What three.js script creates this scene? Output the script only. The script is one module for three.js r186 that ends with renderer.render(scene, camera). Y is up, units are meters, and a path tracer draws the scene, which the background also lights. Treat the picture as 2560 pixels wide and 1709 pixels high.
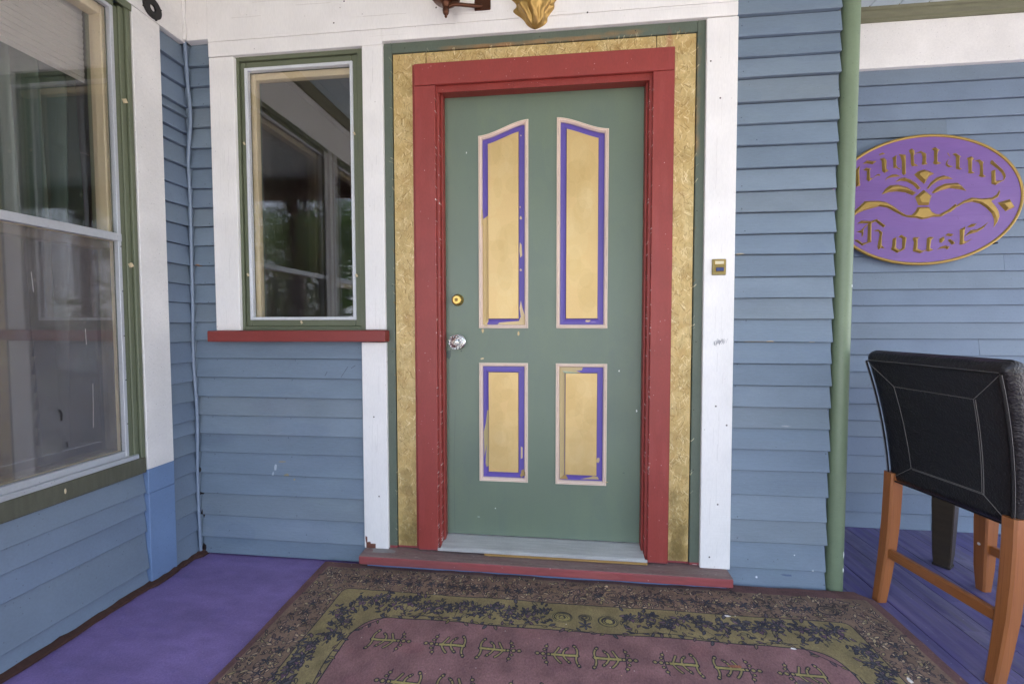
import * as THREE from 'three';
import { mergeGeometries } from 'three/addons/utils/BufferGeometryUtils.js';

// ---------- camera, sky, sun, exposure ----------
const scene = new THREE.Scene();
const camera = new THREE.PerspectiveCamera(75.06, 1024 / 683, 0.05, 600);
camera.rotation.order = 'YXZ';
camera.position.set(0, 1.13, 1.97);
camera.rotation.set(-0.042157, 0.112418, -0.000786);

const renderer = new THREE.WebGLRenderer({ antialias: true });
renderer.toneMapping = THREE.LinearToneMapping;
renderer.toneMappingExposure = 4.0;
renderer.shadowMap.enabled = true;

{ // clear daylight sky: deep blue overhead, pale towards the horizon
  const W = 128, H = 64, d = new Float32Array(W * H * 4);
  for (let r = 0; r < H; r++) {
    const el = ((r + 0.5) / H - 0.5) * Math.PI, s = Math.max(0, Math.sin(el)), k = Math.pow(1 - s, 2.2);
    for (let c = 0; c < W; c++) {
      const o = (r * W + c) * 4;
      d[o] = 0.33 + 0.80 * k; d[o + 1] = 0.48 + 0.73 * k; d[o + 2] = 0.82 + 0.52 * k; d[o + 3] = 1;
    }
  }
  const sky = new THREE.DataTexture(d, W, H, THREE.RGBAFormat, THREE.FloatType);
  sky.mapping = THREE.EquirectangularReflectionMapping; sky.magFilter = THREE.LinearFilter; sky.needsUpdate = true;
  scene.background = sky; scene.environment = sky;
}
const sun = new THREE.DirectionalLight(0xfff3e4, 5.0);
sun.name = 'sun'; sun.position.set(14, 18, 3); sun.target.position.set(0, 0, 0);
sun.castShadow = true; sun.shadow.mapSize.set(2048, 2048);
Object.assign(sun.shadow.camera, { left: -16, right: 16, top: 16, bottom: -16, near: 1, far: 70 });
scene.add(sun, sun.target);

// ---------- helpers ----------
const rng = (s) => () => { s = (s + 0x6d2b79f5) | 0; let t = Math.imul(s ^ (s >>> 15), 1 | s); t = (t + Math.imul(t ^ (t >>> 7), 61 | t)) ^ t; return ((t ^ (t >>> 14)) >>> 0) / 4294967296; };
const R = rng(77), rr = (a, b) => a + (b - a) * R();
const hash = (x, y, s) => { let h = Math.imul(x, 374761393) + Math.imul(y, 668265263) + Math.imul(s, 1274126177); h = Math.imul(h ^ (h >>> 13), 1274126177); return ((h ^ (h >>> 16)) >>> 0) / 4294967296; };
// value noise, period p cells
function vn(x, y, s, p = 0, q = p) {
  const xi = Math.floor(x), yi = Math.floor(y), u = x - xi, v = y - yi, a = u * u * (3 - 2 * u), b = v * v * (3 - 2 * v);
  const w = (i) => (p ? ((i % p) + p) % p : i), wy = (i) => (q ? ((i % q) + q) % q : i);
  const h00 = hash(w(xi), wy(yi), s), h10 = hash(w(xi + 1), wy(yi), s), h01 = hash(w(xi), wy(yi + 1), s), h11 = hash(w(xi + 1), wy(yi + 1), s);
  return (h00 + (h10 - h00) * a) * (1 - b) + (h01 + (h11 - h01) * a) * b;
}
const clamp = (x, a = 0, b = 1) => Math.min(b, Math.max(a, x)), lerp = (a, b, t) => a + (b - a) * t, sst = (a, b, x) => { const t = clamp((x - a) / (b - a)); return t * t * (3 - 2 * t); };
function dtex(w, h, fn, srgb = false) {
  const d = new Uint8Array(w * h * 4);
  for (let y = 0; y < h; y++) for (let x = 0; x < w; x++) {
    const c = fn(x / w, y / h), o = (y * w + x) * 4;
    if (typeof c === 'number') d[o] = d[o + 1] = d[o + 2] = clamp(c, 0, 255); else { d[o] = clamp(c[0], 0, 255); d[o + 1] = clamp(c[1], 0, 255); d[o + 2] = clamp(c[2], 0, 255); }
    d[o + 3] = 255;
  }
  const t = new THREE.DataTexture(d, w, h); t.wrapS = t.wrapT = THREE.RepeatWrapping; t.magFilter = t.minFilter = THREE.LinearFilter;
  if (srgb) t.colorSpace = THREE.SRGBColorSpace; t.needsUpdate = true; return t;
}
function ctex(w, h, draw, grain) {
  const c = document.createElement('canvas'); c.width = w; c.height = h; const g = c.getContext('2d'); draw(g, w, h);
  if (grain) { const im = g.getImageData(0, 0, w, h), d = im.data; for (let y = 0, o = 0; y < h; y++) for (let x = 0; x < w; x++, o += 4) { const k = grain(x, y); d[o] *= k; d[o + 1] *= k; d[o + 2] *= k; } g.putImageData(im, 0, 0); }
  const t = new THREE.CanvasTexture(c); t.colorSpace = THREE.SRGBColorSpace; t.wrapS = t.wrapT = THREE.RepeatWrapping; return t;
}
const rep = (t, x, y) => { const c = t.clone(); c.repeat.set(x, y); c.needsUpdate = true; return c; };
const std = (color, roughness = 0.6, o = {}) => new THREE.MeshStandardMaterial({ color, roughness, ...o });
const phy = (o) => new THREE.MeshPhysicalMaterial(o);

function geo(pos, uv) {
  const g = new THREE.BufferGeometry(); g.setAttribute('position', new THREE.Float32BufferAttribute(pos, 3));
  g.setAttribute('uv', new THREE.Float32BufferAttribute(uv || new Array(pos.length / 3 * 2).fill(0), 2)); g.computeVertexNormals(); return g;
}
// uv in metres from the dominant direction of each face; swap turns the grain, off moves it
function uvM(g, swap = false, ox = 0, oy = 0) {
  if (g.index) g = g.toNonIndexed();
  const p = g.attributes.position, n = p.count, uv = new Float32Array(n * 2), a = new THREE.Vector3(), b = new THREE.Vector3(), c = new THREE.Vector3(), m = new THREE.Vector3();
  for (let i = 0; i < n; i += 3) {
    a.fromBufferAttribute(p, i); b.fromBufferAttribute(p, i + 1); c.fromBufferAttribute(p, i + 2);
    m.crossVectors(b.clone().sub(a), c.clone().sub(a)); const x = Math.abs(m.x), y = Math.abs(m.y), z = Math.abs(m.z);
    for (let k = 0; k < 3; k++) { const v = [a, b, c][k]; let s = x > y && x > z ? [v.z, v.y] : y > z ? [v.x, v.z] : [v.x, v.y]; if (swap) s = [s[1], s[0]]; uv[(i + k) * 2] = s[0] + ox; uv[(i + k) * 2 + 1] = s[1] + oy; }
  }
  g.setAttribute('uv', new THREE.BufferAttribute(uv, 2)); return g;
}
function uvP(g, x0, y0, w, h, ax = 0, ay = 1) { // flat mapping of a painted sheet in metres
  const p = g.attributes.position, uv = new Float32Array(p.count * 2);
  for (let i = 0; i < p.count; i++) { uv[i * 2] = (p.getComponent(i, ax) - x0) / w; uv[i * 2 + 1] = (p.getComponent(i, ay) - y0) / h; }
  g.setAttribute('uv', new THREE.BufferAttribute(uv, 2)); return g;
}
// box with chamfered edges
function box(x0, x1, y0, y1, z0, z1, c = 0.002) {
  const L = [[x0, x1], [y0, y1], [z0, z1]], P = [], tri = (a, b, d) => P.push(...a, ...b, ...d);
  const mid = [(x0 + x1) / 2, (y0 + y1) / 2, (z0 + z1) / 2];
  const V = (s, f) => [0, 1, 2].map((k) => { const e = L[k][s[k] > 0 ? 1 : 0]; return k === f ? e : e - s[k] * c; });
  const quad = (a, b, d, e) => {
    const n = new THREE.Vector3().crossVectors(new THREE.Vector3(b[0] - a[0], b[1] - a[1], b[2] - a[2]), new THREE.Vector3(d[0] - a[0], d[1] - a[1], d[2] - a[2]));
    const out = n.x * (a[0] + d[0] - 2 * mid[0]) + n.y * (a[1] + d[1] - 2 * mid[1]) + n.z * (a[2] + d[2] - 2 * mid[2]) > 0;
    if (out) { tri(a, b, d); if (e) tri(a, d, e); } else { tri(a, d, b); if (e) tri(a, e, d); }
  };
  for (let f = 0; f < 3; f++) for (const s of [-1, 1]) {
    const [u, v] = [0, 1, 2].filter((k) => k !== f), q = [[-1, -1], [1, -1], [1, 1], [-1, 1]].map(([a, b]) => { const t = []; t[f] = s; t[u] = a; t[v] = b; return V(t, f); }); quad(...q);
  }
  for (let f = 0; f < 3; f++) { const [u, v] = [0, 1, 2].filter((k) => k !== f); for (const a of [-1, 1]) for (const b of [-1, 1]) { const t1 = [], t2 = []; t1[f] = -1; t2[f] = 1; t1[u] = t2[u] = a; t1[v] = t2[v] = b; quad(V(t1, u), V(t2, u), V(t2, v), V(t1, v)); } }
  for (const a of [-1, 1]) for (const b of [-1, 1]) for (const d of [-1, 1]) quad(V([a, b, d], 0), V([a, b, d], 1), V([a, b, d], 2));
  return geo(P);
}
const used = {};
const numbered = (n) => { const k = used[n] = (used[n] ?? -1) + 1; return k ? n + '_' + String(k).padStart(3, '0') : n; };
function part(name, g, m, parent) { const o = new THREE.Mesh(g, m); o.name = name; o.castShadow = o.receiveShadow = true; parent.add(o); return o; }
function thing(name, label, category, group, pos) { const o = new THREE.Group(); o.name = numbered(name); o.userData = { label, category }; if (group) o.userData.group = group; if (pos) o.position.set(...pos); scene.add(o); return o; }
function solo(name, g, m, label, category, group) { const o = part(numbered(name), g, m, scene); o.userData = { label, category }; if (group) o.userData.group = group; return o; }
function setting(name, g, m) { const o = g ? part(name, g, m, scene) : new THREE.Group(); if (!g) { o.name = name; scene.add(o); } o.userData = { kind: 'structure' }; return o; }
const merge = (a) => mergeGeometries(a.map((g) => (g.index ? g.toNonIndexed() : g)).map((g) => { for (const k of Object.keys(g.attributes)) if (!['position', 'normal', 'uv'].includes(k)) g.deleteAttribute(k); return g; }));
const lean = (g, f) => { const p = g.attributes.position; for (let i = 0; i < p.count; i++) { const v = f(p.getX(i), p.getY(i), p.getZ(i)); p.setXYZ(i, ...v); } g.computeVertexNormals(); return g; };
// skin through rings of equal length; caps close the ends
function loft(rings, cap = true, closed = true) {
  const P = [], U = [], n = rings[0].length, m = closed ? n : n - 1, q = (a, b, c, ua, ub, uc) => { P.push(...a, ...b, ...c); U.push(...ua, ...ub, ...uc); };
  for (let i = 0; i + 1 < rings.length; i++) for (let j = 0; j < m; j++) {
    const k = (j + 1) % n, a = rings[i][j], b = rings[i][k], c = rings[i + 1][k], d = rings[i + 1][j], u0 = j / n, u1 = (j + 1) / n, v0 = i / (rings.length - 1), v1 = (i + 1) / (rings.length - 1);
    q(a, b, c, [u0, v0], [u1, v0], [u1, v1]); q(a, c, d, [u0, v0], [u1, v1], [u0, v1]);
  }
  if (cap) for (const [r, s] of [[rings[0], -1], [rings[rings.length - 1], 1]]) { const c = [0, 1, 2].map((k) => r.reduce((t, p) => t + p[k], 0) / n); for (let j = 0; j < n; j++) { const a = r[j], b = r[(j + 1) % n]; s > 0 ? q(c, a, b, [0, 0], [0, 0], [0, 0]) : q(c, b, a, [0, 0], [0, 0], [0, 0]); } }
  return geo(P, U);
}
function smoothN(g, angle = 0.7) { // soft normals except across sharp edges
  if (g.index) g = g.toNonIndexed(); const p = g.attributes.position, m = new Map(), fn = [], key = (i) => [p.getX(i), p.getY(i), p.getZ(i)].map((v) => Math.round(v * 1e5)).join();
  const a = new THREE.Vector3(), b = new THREE.Vector3(), c = new THREE.Vector3();
  for (let i = 0; i < p.count; i += 3) { a.fromBufferAttribute(p, i); b.fromBufferAttribute(p, i + 1); c.fromBufferAttribute(p, i + 2); const n = b.clone().sub(a).cross(c.clone().sub(a)); const w = n.clone(); n.normalize(); for (let k = 0; k < 3; k++) { fn[i + k] = n; const q = key(i + k); (m.get(q) || m.set(q, []).get(q)).push([n, w]); } }
  const N = new Float32Array(p.count * 3), t = new THREE.Vector3(), lim = Math.cos(angle);
  for (let i = 0; i < p.count; i++) { t.set(0, 0, 0); for (const [n, w] of m.get(key(i))) if (n.dot(fn[i]) > lim) t.add(w); t.normalize(); N.set([t.x, t.y, t.z], i * 3); }
  g.setAttribute('normal', new THREE.BufferAttribute(N, 3)); return g;
}
const tube = (pts, r, seg = 24, rad = 6) => new THREE.TubeGeometry(new THREE.CatmullRomCurve3(pts.map((p) => new THREE.Vector3(...p)), false, 'catmullrom', 0.4), seg, r, rad);
const at = (g, x, y, z) => g.translate(x, y, z);

// ---------- shared textures ----------
// wood under paint: fine grain along u, 1 m tile
const grain = dtex(512, 512, (u, v) => { const a = vn(u * 8, v * 180, 3, 8, 180), w = vn(u * 4, v * 4, 5, 4), f = vn(u * 256, v * 256, 6, 256); return 214 + 22 * vn(u * 16, v * 128, 4, 16, 128) + 10 * f + 12 * w + 6 * a; }, true);
const grainBump = dtex(512, 512, (u, v) => 120 + 60 * vn(u * 12, v * 160, 14, 12, 160) + 40 * vn(u * 128, v * 128, 16, 128) + 36 * vn(u * 20, v * 20, 17, 20));
// rolled or brushed paint: blotches and small specks
const paint = dtex(512, 512, (u, v) => { const b = vn(u * 5, v * 5, 21, 5) * 0.6 + vn(u * 14, v * 14, 22, 14) * 0.4, f = vn(u * 200, v * 200, 23, 200), sp = hash(Math.floor(u * 512), Math.floor(v * 512), 24); return (224 + 24 * b + 8 * f) * (sp > 0.9992 ? 0.62 : 1); }, true);
const paintBump = dtex(512, 512, (u, v) => 128 + 46 * (vn(u * 120, v * 120, 31, 120) - 0.5) + 60 * (vn(u * 18, v * 18, 32, 18) - 0.5));
const WHITE = '#efece8', BLUE = '#7a8997';

// ---------- painted sheets in metres ----------
const FX = -1.8, FW = 2.95, FH = 2.8; // front wall sheet
const fx = (w) => (x) => (x - FX) / FW * w, fy = (h) => (y) => (1 - y / FH) * h;
const dots = (g, n, x0, x1, y0, y1, col, r0, r1, q) => { for (let i = 0; i < n; i++) { g.fillStyle = col[Math.floor(q() * col.length)]; g.beginPath(); g.ellipse(x0 + (x1 - x0) * q(), y0 + (y1 - y0) * q(), r0 + (r1 - r0) * q(), r0 + (r1 - r0) * q(), q() * 3, 0, 7); g.fill(); } };
const blot = (g, x, y, w, h, col, q, n = 9) => { g.fillStyle = col; g.beginPath(); for (let i = 0; i <= n; i++) { const a = i / n * 6.283, k = 0.6 + 0.7 * (i % n ? q() : 0.5); const X = x + Math.cos(a) * w * k, Y = y + Math.sin(a) * h * k; i ? g.lineTo(X, Y) : g.moveTo(X, Y); } g.closePath(); g.fill(); };
const whiteSheet = ctex(2048, 1944, (g, w, h) => {
  const q = rng(5), X = fx(w), Y = fy(h), s = w / FW; g.fillStyle = WHITE; g.fillRect(0, 0, w, h);
  dots(g, 260, 0, w, 0, h, ['rgba(120,110,105,.5)', 'rgba(90,80,80,.6)', 'rgba(150,140,130,.5)'], 0.5, 1.5, q);
  for (const [x, y] of [[0.63, 0.13], [0.66, 0.36], [0.645, 0.78], [0.69, 0.7], [0.6, 2.2], [0.64, 2.05], [-0.97, 2.56], [-0.55, 2.5], [-1.02, 2.47], [0.1, 2.43], [-0.86, 0.7], [-0.84, 0.33]]) { g.fillStyle = '#4a3f3a'; g.beginPath(); g.arc(X(x), Y(y), 2.2, 0, 7); g.fill(); }
  g.lineWidth = 1; // scuffed scribble on the board right of the door
  for (let i = 0; i < 34; i++) { const x = 0.628 + 0.055 * q(), y = 1.055 + 0.012 * (q() - 0.5) - (x < 0.642 ? 0.006 : 0); g.strokeStyle = `rgba(70,72,80,${0.25 + 0.5 * q()})`; g.beginPath(); g.moveTo(X(x), Y(y - 0.007 - 0.008 * q())); g.lineTo(X(x + 0.006 * q()), Y(y + 0.008 * q())); g.stroke(); }
  for (let k = 0; k < 22; k++) { const x = -1.6 + 2.2 * q(), y = 2.38 + 0.3 * q(); g.strokeStyle = `rgba(150,140,130,${0.1 + 0.25 * q()})`; g.beginPath(); g.moveTo(X(x), Y(y)); let xx = x, yy = y; for (let i = 0; i < 5; i++) { xx += 0.02 + 0.03 * q(); yy += 0.003 * (q() - 0.5); g.lineTo(X(xx), Y(yy)); } g.stroke(); }
  for (let k = 0; k < 60; k++) { const x = [-1.57, -0.85, 0.65][k % 3] + 0.05 * (q() - 0.5), y = 0.1 + 2.2 * q(); g.strokeStyle = `rgba(160,155,150,${0.1 + 0.2 * q()})`; g.beginPath(); g.moveTo(X(x), Y(y)); g.lineTo(X(x + 0.002), Y(y + 0.03 + 0.12 * q())); g.stroke(); }
  blot(g, X(-0.895), Y(0.105), 0.012 * s, 0.012 * s, '#6d4334', q); blot(g, X(-0.905), Y(0.125), 0.005 * s, 0.018 * s, '#6d4334', q); // bare wood at the board's foot
  g.fillStyle = '#6d4334'; g.fillRect(X(-0.905), Y(0.105), 0.045 * s, 0.03 * s);
}, (x, y) => 0.965 + 0.035 * vn(x / 60, y / 60, 8) + 0.012 * (vn(x / 2, y / 9, 9) - 0.5) * 2);
const blueSheet = ctex(2048, 1944, (g, w, h) => {
  const q = rng(6), X = fx(w), Y = fy(h), s = w / FW; g.fillStyle = BLUE; g.fillRect(0, 0, w, h);
  for (let i = 0; i < 260; i++) { g.fillStyle = `rgba(${q() < 0.5 ? '100,116,140' : '136,148,160'},${0.05 + 0.09 * q()})`; g.beginPath(); g.ellipse(q() * w, q() * h, 30 + 90 * q(), 10 + 30 * q(), 0, 0, 7); g.fill(); }
  for (const y of [...Array(27).keys()].map((i) => 0.03 + i * 0.0925)) for (let x = FX + 0.09 + 0.1 * q(); x < 1.1; x += 0.4) { g.fillStyle = 'rgba(70,82,98,.75)'; g.beginPath(); g.arc(X(x + 0.01 * q()), Y(y), 1.8, 0, 7); g.fill(); g.strokeStyle = 'rgba(96,108,122,.35)'; g.lineWidth = 1; g.beginPath(); g.moveTo(X(x), Y(y)); g.lineTo(X(x), Y(y - 0.02 * q())); g.stroke(); }
  for (let i = 0; i < 70; i++) { const x = q() * w, y = q() * h; g.strokeStyle = `rgba(${q() < 0.5 ? '86,98,116' : '156,168,180'},${0.15 + 0.25 * q()})`; g.lineWidth = 1; g.beginPath(); g.moveTo(x, y); g.lineTo(x + 30 * q() - 6, y + 4 * (q() - 0.5)); g.stroke(); }
  dots(g, 520, 0, w, 0, h, ['rgba(60,66,76,.6)', 'rgba(170,180,190,.5)', 'rgba(40,44,52,.5)'], 0.5, 1.3, q);
  for (const [x, y, a, b, c] of [[-1.735, 1.408, 10, 3, '#a97a58'], [-1.30, 0.41, 9, 5, '#9a9070'], [-1.27, 0.385, 4, 3, '#a79a72'], [-1.33, 0.47, 14, 2, '#9a8f78'], [0.735, 1.417, 12, 1.5, '#c8b79a'], [0.8, 1.052, 34, 1.6, '#a99c8c'], [0.86, 1.053, 12, 2, '#c9ab85'], [1.02, 1.052, 10, 1.4, '#b9b0a0'], [0.93, 0.7, 18, 2, '#9aa3ac'], [-1.36, 0.44, 4, 11, '#b7c0c8'], [-1.37, 0.41, 3, 9, '#aeb8c2'], [1.05, 0.09, 3, 4, '#c0c6ca'], [0.98, 0.15, 2, 2, '#e5e8ea'], [0.83, 0.045, 3, 3, '#e4e6ea'], [0.95, 0.06, 16, 3, '#5a6a86'], [-1.755, 0.42, 8, 10, '#2b2424'], [-1.752, 0.3, 6, 5, '#241e1e'], [-1.75, 0.2, 5, 14, '#221c1c'], [-1.745, 0.03, 9, 16, '#2a1a16']]) blot(g, X(x), Y(y), a, b, c, q);
  g.strokeStyle = 'rgba(62,70,86,.8)'; g.lineWidth = 1.4; for (const [x, y, u, v] of [[-1.02, 0.88, -0.99, 0.93], [-1.1, 0.885, -1.09, 0.905], [-0.975, 0.92, -0.955, 0.935]]) { g.beginPath(); g.moveTo(X(x), Y(y)); g.lineTo(X(u), Y(v)); g.stroke(); }
}, (x, y) => 0.95 + 0.05 * vn(x / 90, y / 40, 18) + 0.02 * (vn(x / 11, y / 1.6, 19) - 0.5) * 2 + 0.014 * (vn(x / 1.7, y / 1.7, 20) - 0.5) * 2);
// door surround: green strips, gold panels, red casing
const SX = -0.93, SW = 1.68, SH = 2.42, sScale = 2048 / SH;
const surroundSheet = ctex(Math.round(SW * sScale), 2048, (g, w, h) => {
  const q = rng(9), X = (x) => (x - SX) * sScale, Y = (y) => h - y * sScale, rect = (x0, x1, y0, y1, c) => { g.fillStyle = c; g.fillRect(X(x0), Y(y1), (x1 - x0) * sScale, (y1 - y0) * sScale); };
  rect(SX, SX + SW, 0, SH, '#5b6557');
  for (let i = 0; i < 200; i++) { g.fillStyle = `rgba(${q() < 0.5 ? '70,86,72' : '104,110,84'},.12)`; g.beginPath(); g.ellipse(q() * w, q() * h, 4 + 8 * q(), 20 + 60 * q(), 0, 0, 7); g.fill(); }
  g.filter = 'none';
  for (let i = 0; i < 170; i++) { const x = i < 110 ? -0.52 + 0.84 * q() : 0.53 + 0.03 * q(), y = i < 110 ? 2.335 + 0.02 * q() * (0.5 + Math.sin(x * 5) * 0.5) : 1.85 + 0.42 * q(); g.fillStyle = 'rgba(166,126,76,.085)'; g.beginPath(); g.ellipse(X(x), Y(y), i < 110 ? 30 : 9, i < 110 ? 8 : 26, 0, 0, 7); g.fill(); } // gold brushed over the edge
  rect(-0.758, -0.6, 0.06, 2.328, '#caae72'); rect(0.386, 0.548, 0.06, 2.328, '#caae72'); rect(-0.62, 0.4, 2.15, 2.328, '#caae72');
  const strands = (x0, x1, y0, y1, n) => { for (let i = 0; i < n; i++) { const x = x0 + (x1 - x0) * q(), y = y0 + (y1 - y0) * q(), a = 0.5 + 2.4 * q(), l = 0.006 + 0.026 * q(); g.lineWidth = 0.8 + 2.4 * q(); g.strokeStyle = q() < 0.5 ? `rgba(246,230,184,${0.2 + 0.5 * q()})` : `rgba(120,90,42,${0.15 + 0.4 * q()})`; g.beginPath(); g.moveTo(X(x), Y(y)); g.quadraticCurveTo(X(x + l * 0.6 * Math.cos(a)), Y(y + l * 0.4 * Math.sin(a)), X(x + l * Math.cos(a)), Y(y + l * Math.sin(a))); g.stroke(); } };
  for (let i = 0; i < 420; i++) { const k = q(), x = k < 0.4 ? lerp(-0.757, -0.64, q()) : k < 0.8 ? lerp(0.45, 0.547, q()) : lerp(-0.7, 0.5, q()), y = k < 0.8 ? 0.09 + 2.23 * q() : 2.265 + 0.06 * q(); g.save(); g.beginPath(); g.rect(X(-0.757), Y(2.327), (0.15) * sScale, 2.25 * sScale); g.rect(X(0.389), Y(2.327), 0.158 * sScale, 2.25 * sScale); g.rect(X(-0.61), Y(2.327), 1.0 * sScale, 0.1 * sScale); g.clip(); blot(g, X(x), Y(y), 8 + 26 * q(), 10 + 34 * q(), ['rgba(164,130,70,.16)', 'rgba(232,212,160,.2)', 'rgba(186,152,92,.18)', 'rgba(142,118,66,.14)'][i % 4], q); g.restore(); }
  strands(-0.757, -0.62, 0.09, 2.322, 1500); strands(0.44, 0.547, 0.09, 2.322, 1300); strands(-0.62, 0.45, 2.26, 2.322, 500);
  for (let i = 0; i < 90; i++) { const l = q() < 0.5, x = l ? -0.7 + 0.06 * (q() - 0.5) : 0.5 + 0.05 * (q() - 0.5), y = 0.1 + 0.45 * q() * q(); g.fillStyle = 'rgba(120,98,52,.14)'; blot(g, X(x), Y(y), 14 + 12 * q(), 14 + 22 * q(), 'rgba(124,102,58,.16)', q); }
  rect(-0.668, -0.5, 0.0, 2.276, '#933a33'); rect(0.34, 0.463, 0.0, 2.276, '#933a33'); rect(-0.668, 0.463, 2.14, 2.276, '#933a33'); rect(SX, SX + SW, 0, 0.095, '#8e4042'); rect(-0.545, 0.36, 2.1, 2.2, '#933a33');
  for (let i = 0; i < 90; i++) { const x = q() < 0.5 ? -0.66 + 0.1 * q() : 0.37 + 0.09 * q(); g.fillStyle = `rgba(${q() < 0.5 ? '150,60,58' : '170,86,80'},.12)`; g.beginPath(); g.ellipse(X(x), Y(q() * 2.27), 10, 40 + 60 * q(), 0, 0, 7); g.fill(); }
  for (const x of [-0.561, -0.549, 0.374, 0.362]) for (let i = 0; i < 46; i++) { const y = 0.1 + 2.08 * (x < 0 ? Math.pow(q(), 1.6) : q()); g.fillStyle = ['#e8d8d4', '#d9b8ae', '#f1ebe8'][i % 3]; g.beginPath(); g.ellipse(X(x + 0.003 * (q() - 0.5)), Y(y), 0.5 + 1.1 * q(), 0.8 + 3.2 * q() * q(), 0, 0, 7); g.fill(); }
  dots(g, 46, X(-0.66), X(-0.56), Y(2.27), Y(0.1), ['#e6c9c2', '#5c2a2a', '#f0e2de'], 0.5, 1.4, q); dots(g, 40, X(0.37), X(0.46), Y(2.27), Y(0.1), ['#e6c9c2', '#5c2a2a', '#f0e2de'], 0.5, 1.4, q); dots(g, 30, X(-0.6), X(0.4), Y(2.27), Y(2.16), ['#e6c9c2', '#f0e2de'], 0.5, 1.2, q);
  // sill board: worn top edge, grey patches
  for (let i = 0; i < 120; i++) { const x = -0.9 + 1.6 * q(); g.fillStyle = ['rgba(220,205,200,.7)', 'rgba(96,70,66,.5)', 'rgba(190,160,152,.6)'][i % 3]; g.beginPath(); g.ellipse(X(x), Y(0.084 + 0.006 * (q() - 0.5)), 1 + 9 * q() * q(), 0.6 + 1.2 * q(), 0, 0, 7); g.fill(); }
  blot(g, X(-0.85), Y(0.078), 34, 7, '#8d8580', q); blot(g, X(-0.87), Y(0.066), 20, 6, '#b5a39c', q);
  for (const [x, y] of [[0.56, 1.6], [0.565, 1.05], [0.56, 0.76], [0.562, 0.5], [-0.775, 1.7], [-0.77, 1.3], [-0.772, 1.0], [-0.78, 0.72], [-0.7, 2.35], [0.3, 2.352], [-0.1, 2.356]]) { g.fillStyle = '#2c3028'; g.beginPath(); g.arc(X(x), Y(y), 2, 0, 7); g.fill(); }
}, (x, y) => 0.955 + 0.05 * vn(x / 50, y / 50, 28) + 0.03 * (vn(x / 2.2, y / 7, 29) - 0.5) * 2);
const osbBump = ctex(1024, 1024, (g, w, h) => { const q = rng(12); g.fillStyle = '#808080'; g.fillRect(0, 0, w, h); for (let i = 0; i < 5200; i++) { const a = 0.5 + 2.6 * q(), l = 6 + 30 * q(), x = q() * w, y = q() * h, v = Math.floor(70 + 130 * q()); g.strokeStyle = `rgba(${v},${v},${v},.5)`; g.lineWidth = 1 + 6 * q(); g.beginPath(); g.moveTo(x, y); g.quadraticCurveTo(x + l * 0.5 * Math.cos(a + 0.6), y - l * 0.5 * Math.sin(a + 0.6), x + l * Math.cos(a), y - l * Math.sin(a)); g.stroke(); } });
osbBump.colorSpace = THREE.NoColorSpace;
// door sheet
const DX = -0.57, DW = 0.96, DY = 0.1, DH = 2.1, dS = 2048 / DH;
const panels = [{ x0: -0.385, x1: -0.155, y0: 1.106, yl: 1.983, yr: 2.047 }, { x0: -0.028, x1: 0.202, y0: 1.106, yl: 2.048, yr: 1.988 }, { x0: -0.385, x1: -0.156, y0: 0.389, yl: 0.947, yr: 0.947 }, { x0: -0.029, x1: 0.203, y0: 0.388, yl: 0.947, yr: 0.947 }];
function outline(p, d, n = 14) { // ogee-topped outline, inset by d
  const a = [[p.x0 + d, p.y0 + d], [p.x1 - d, p.y0 + d]], w = p.x1 - p.x0;
  for (let i = 0; i <= n; i++) { const x = lerp(p.x1 - d, p.x0 + d, i / n), s = (x - p.x0) / w, up = p.yr > p.yl, k = up ? 0.15 * s + 0.85 * sst(0, 1, s) : 1 - (0.15 * (1 - s) + 0.85 * sst(0, 1, 1 - s)); a.push([x, lerp(p.yl, p.yr, p.yl === p.yr ? 0 : k) - d]); }
  return a;
}
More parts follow.
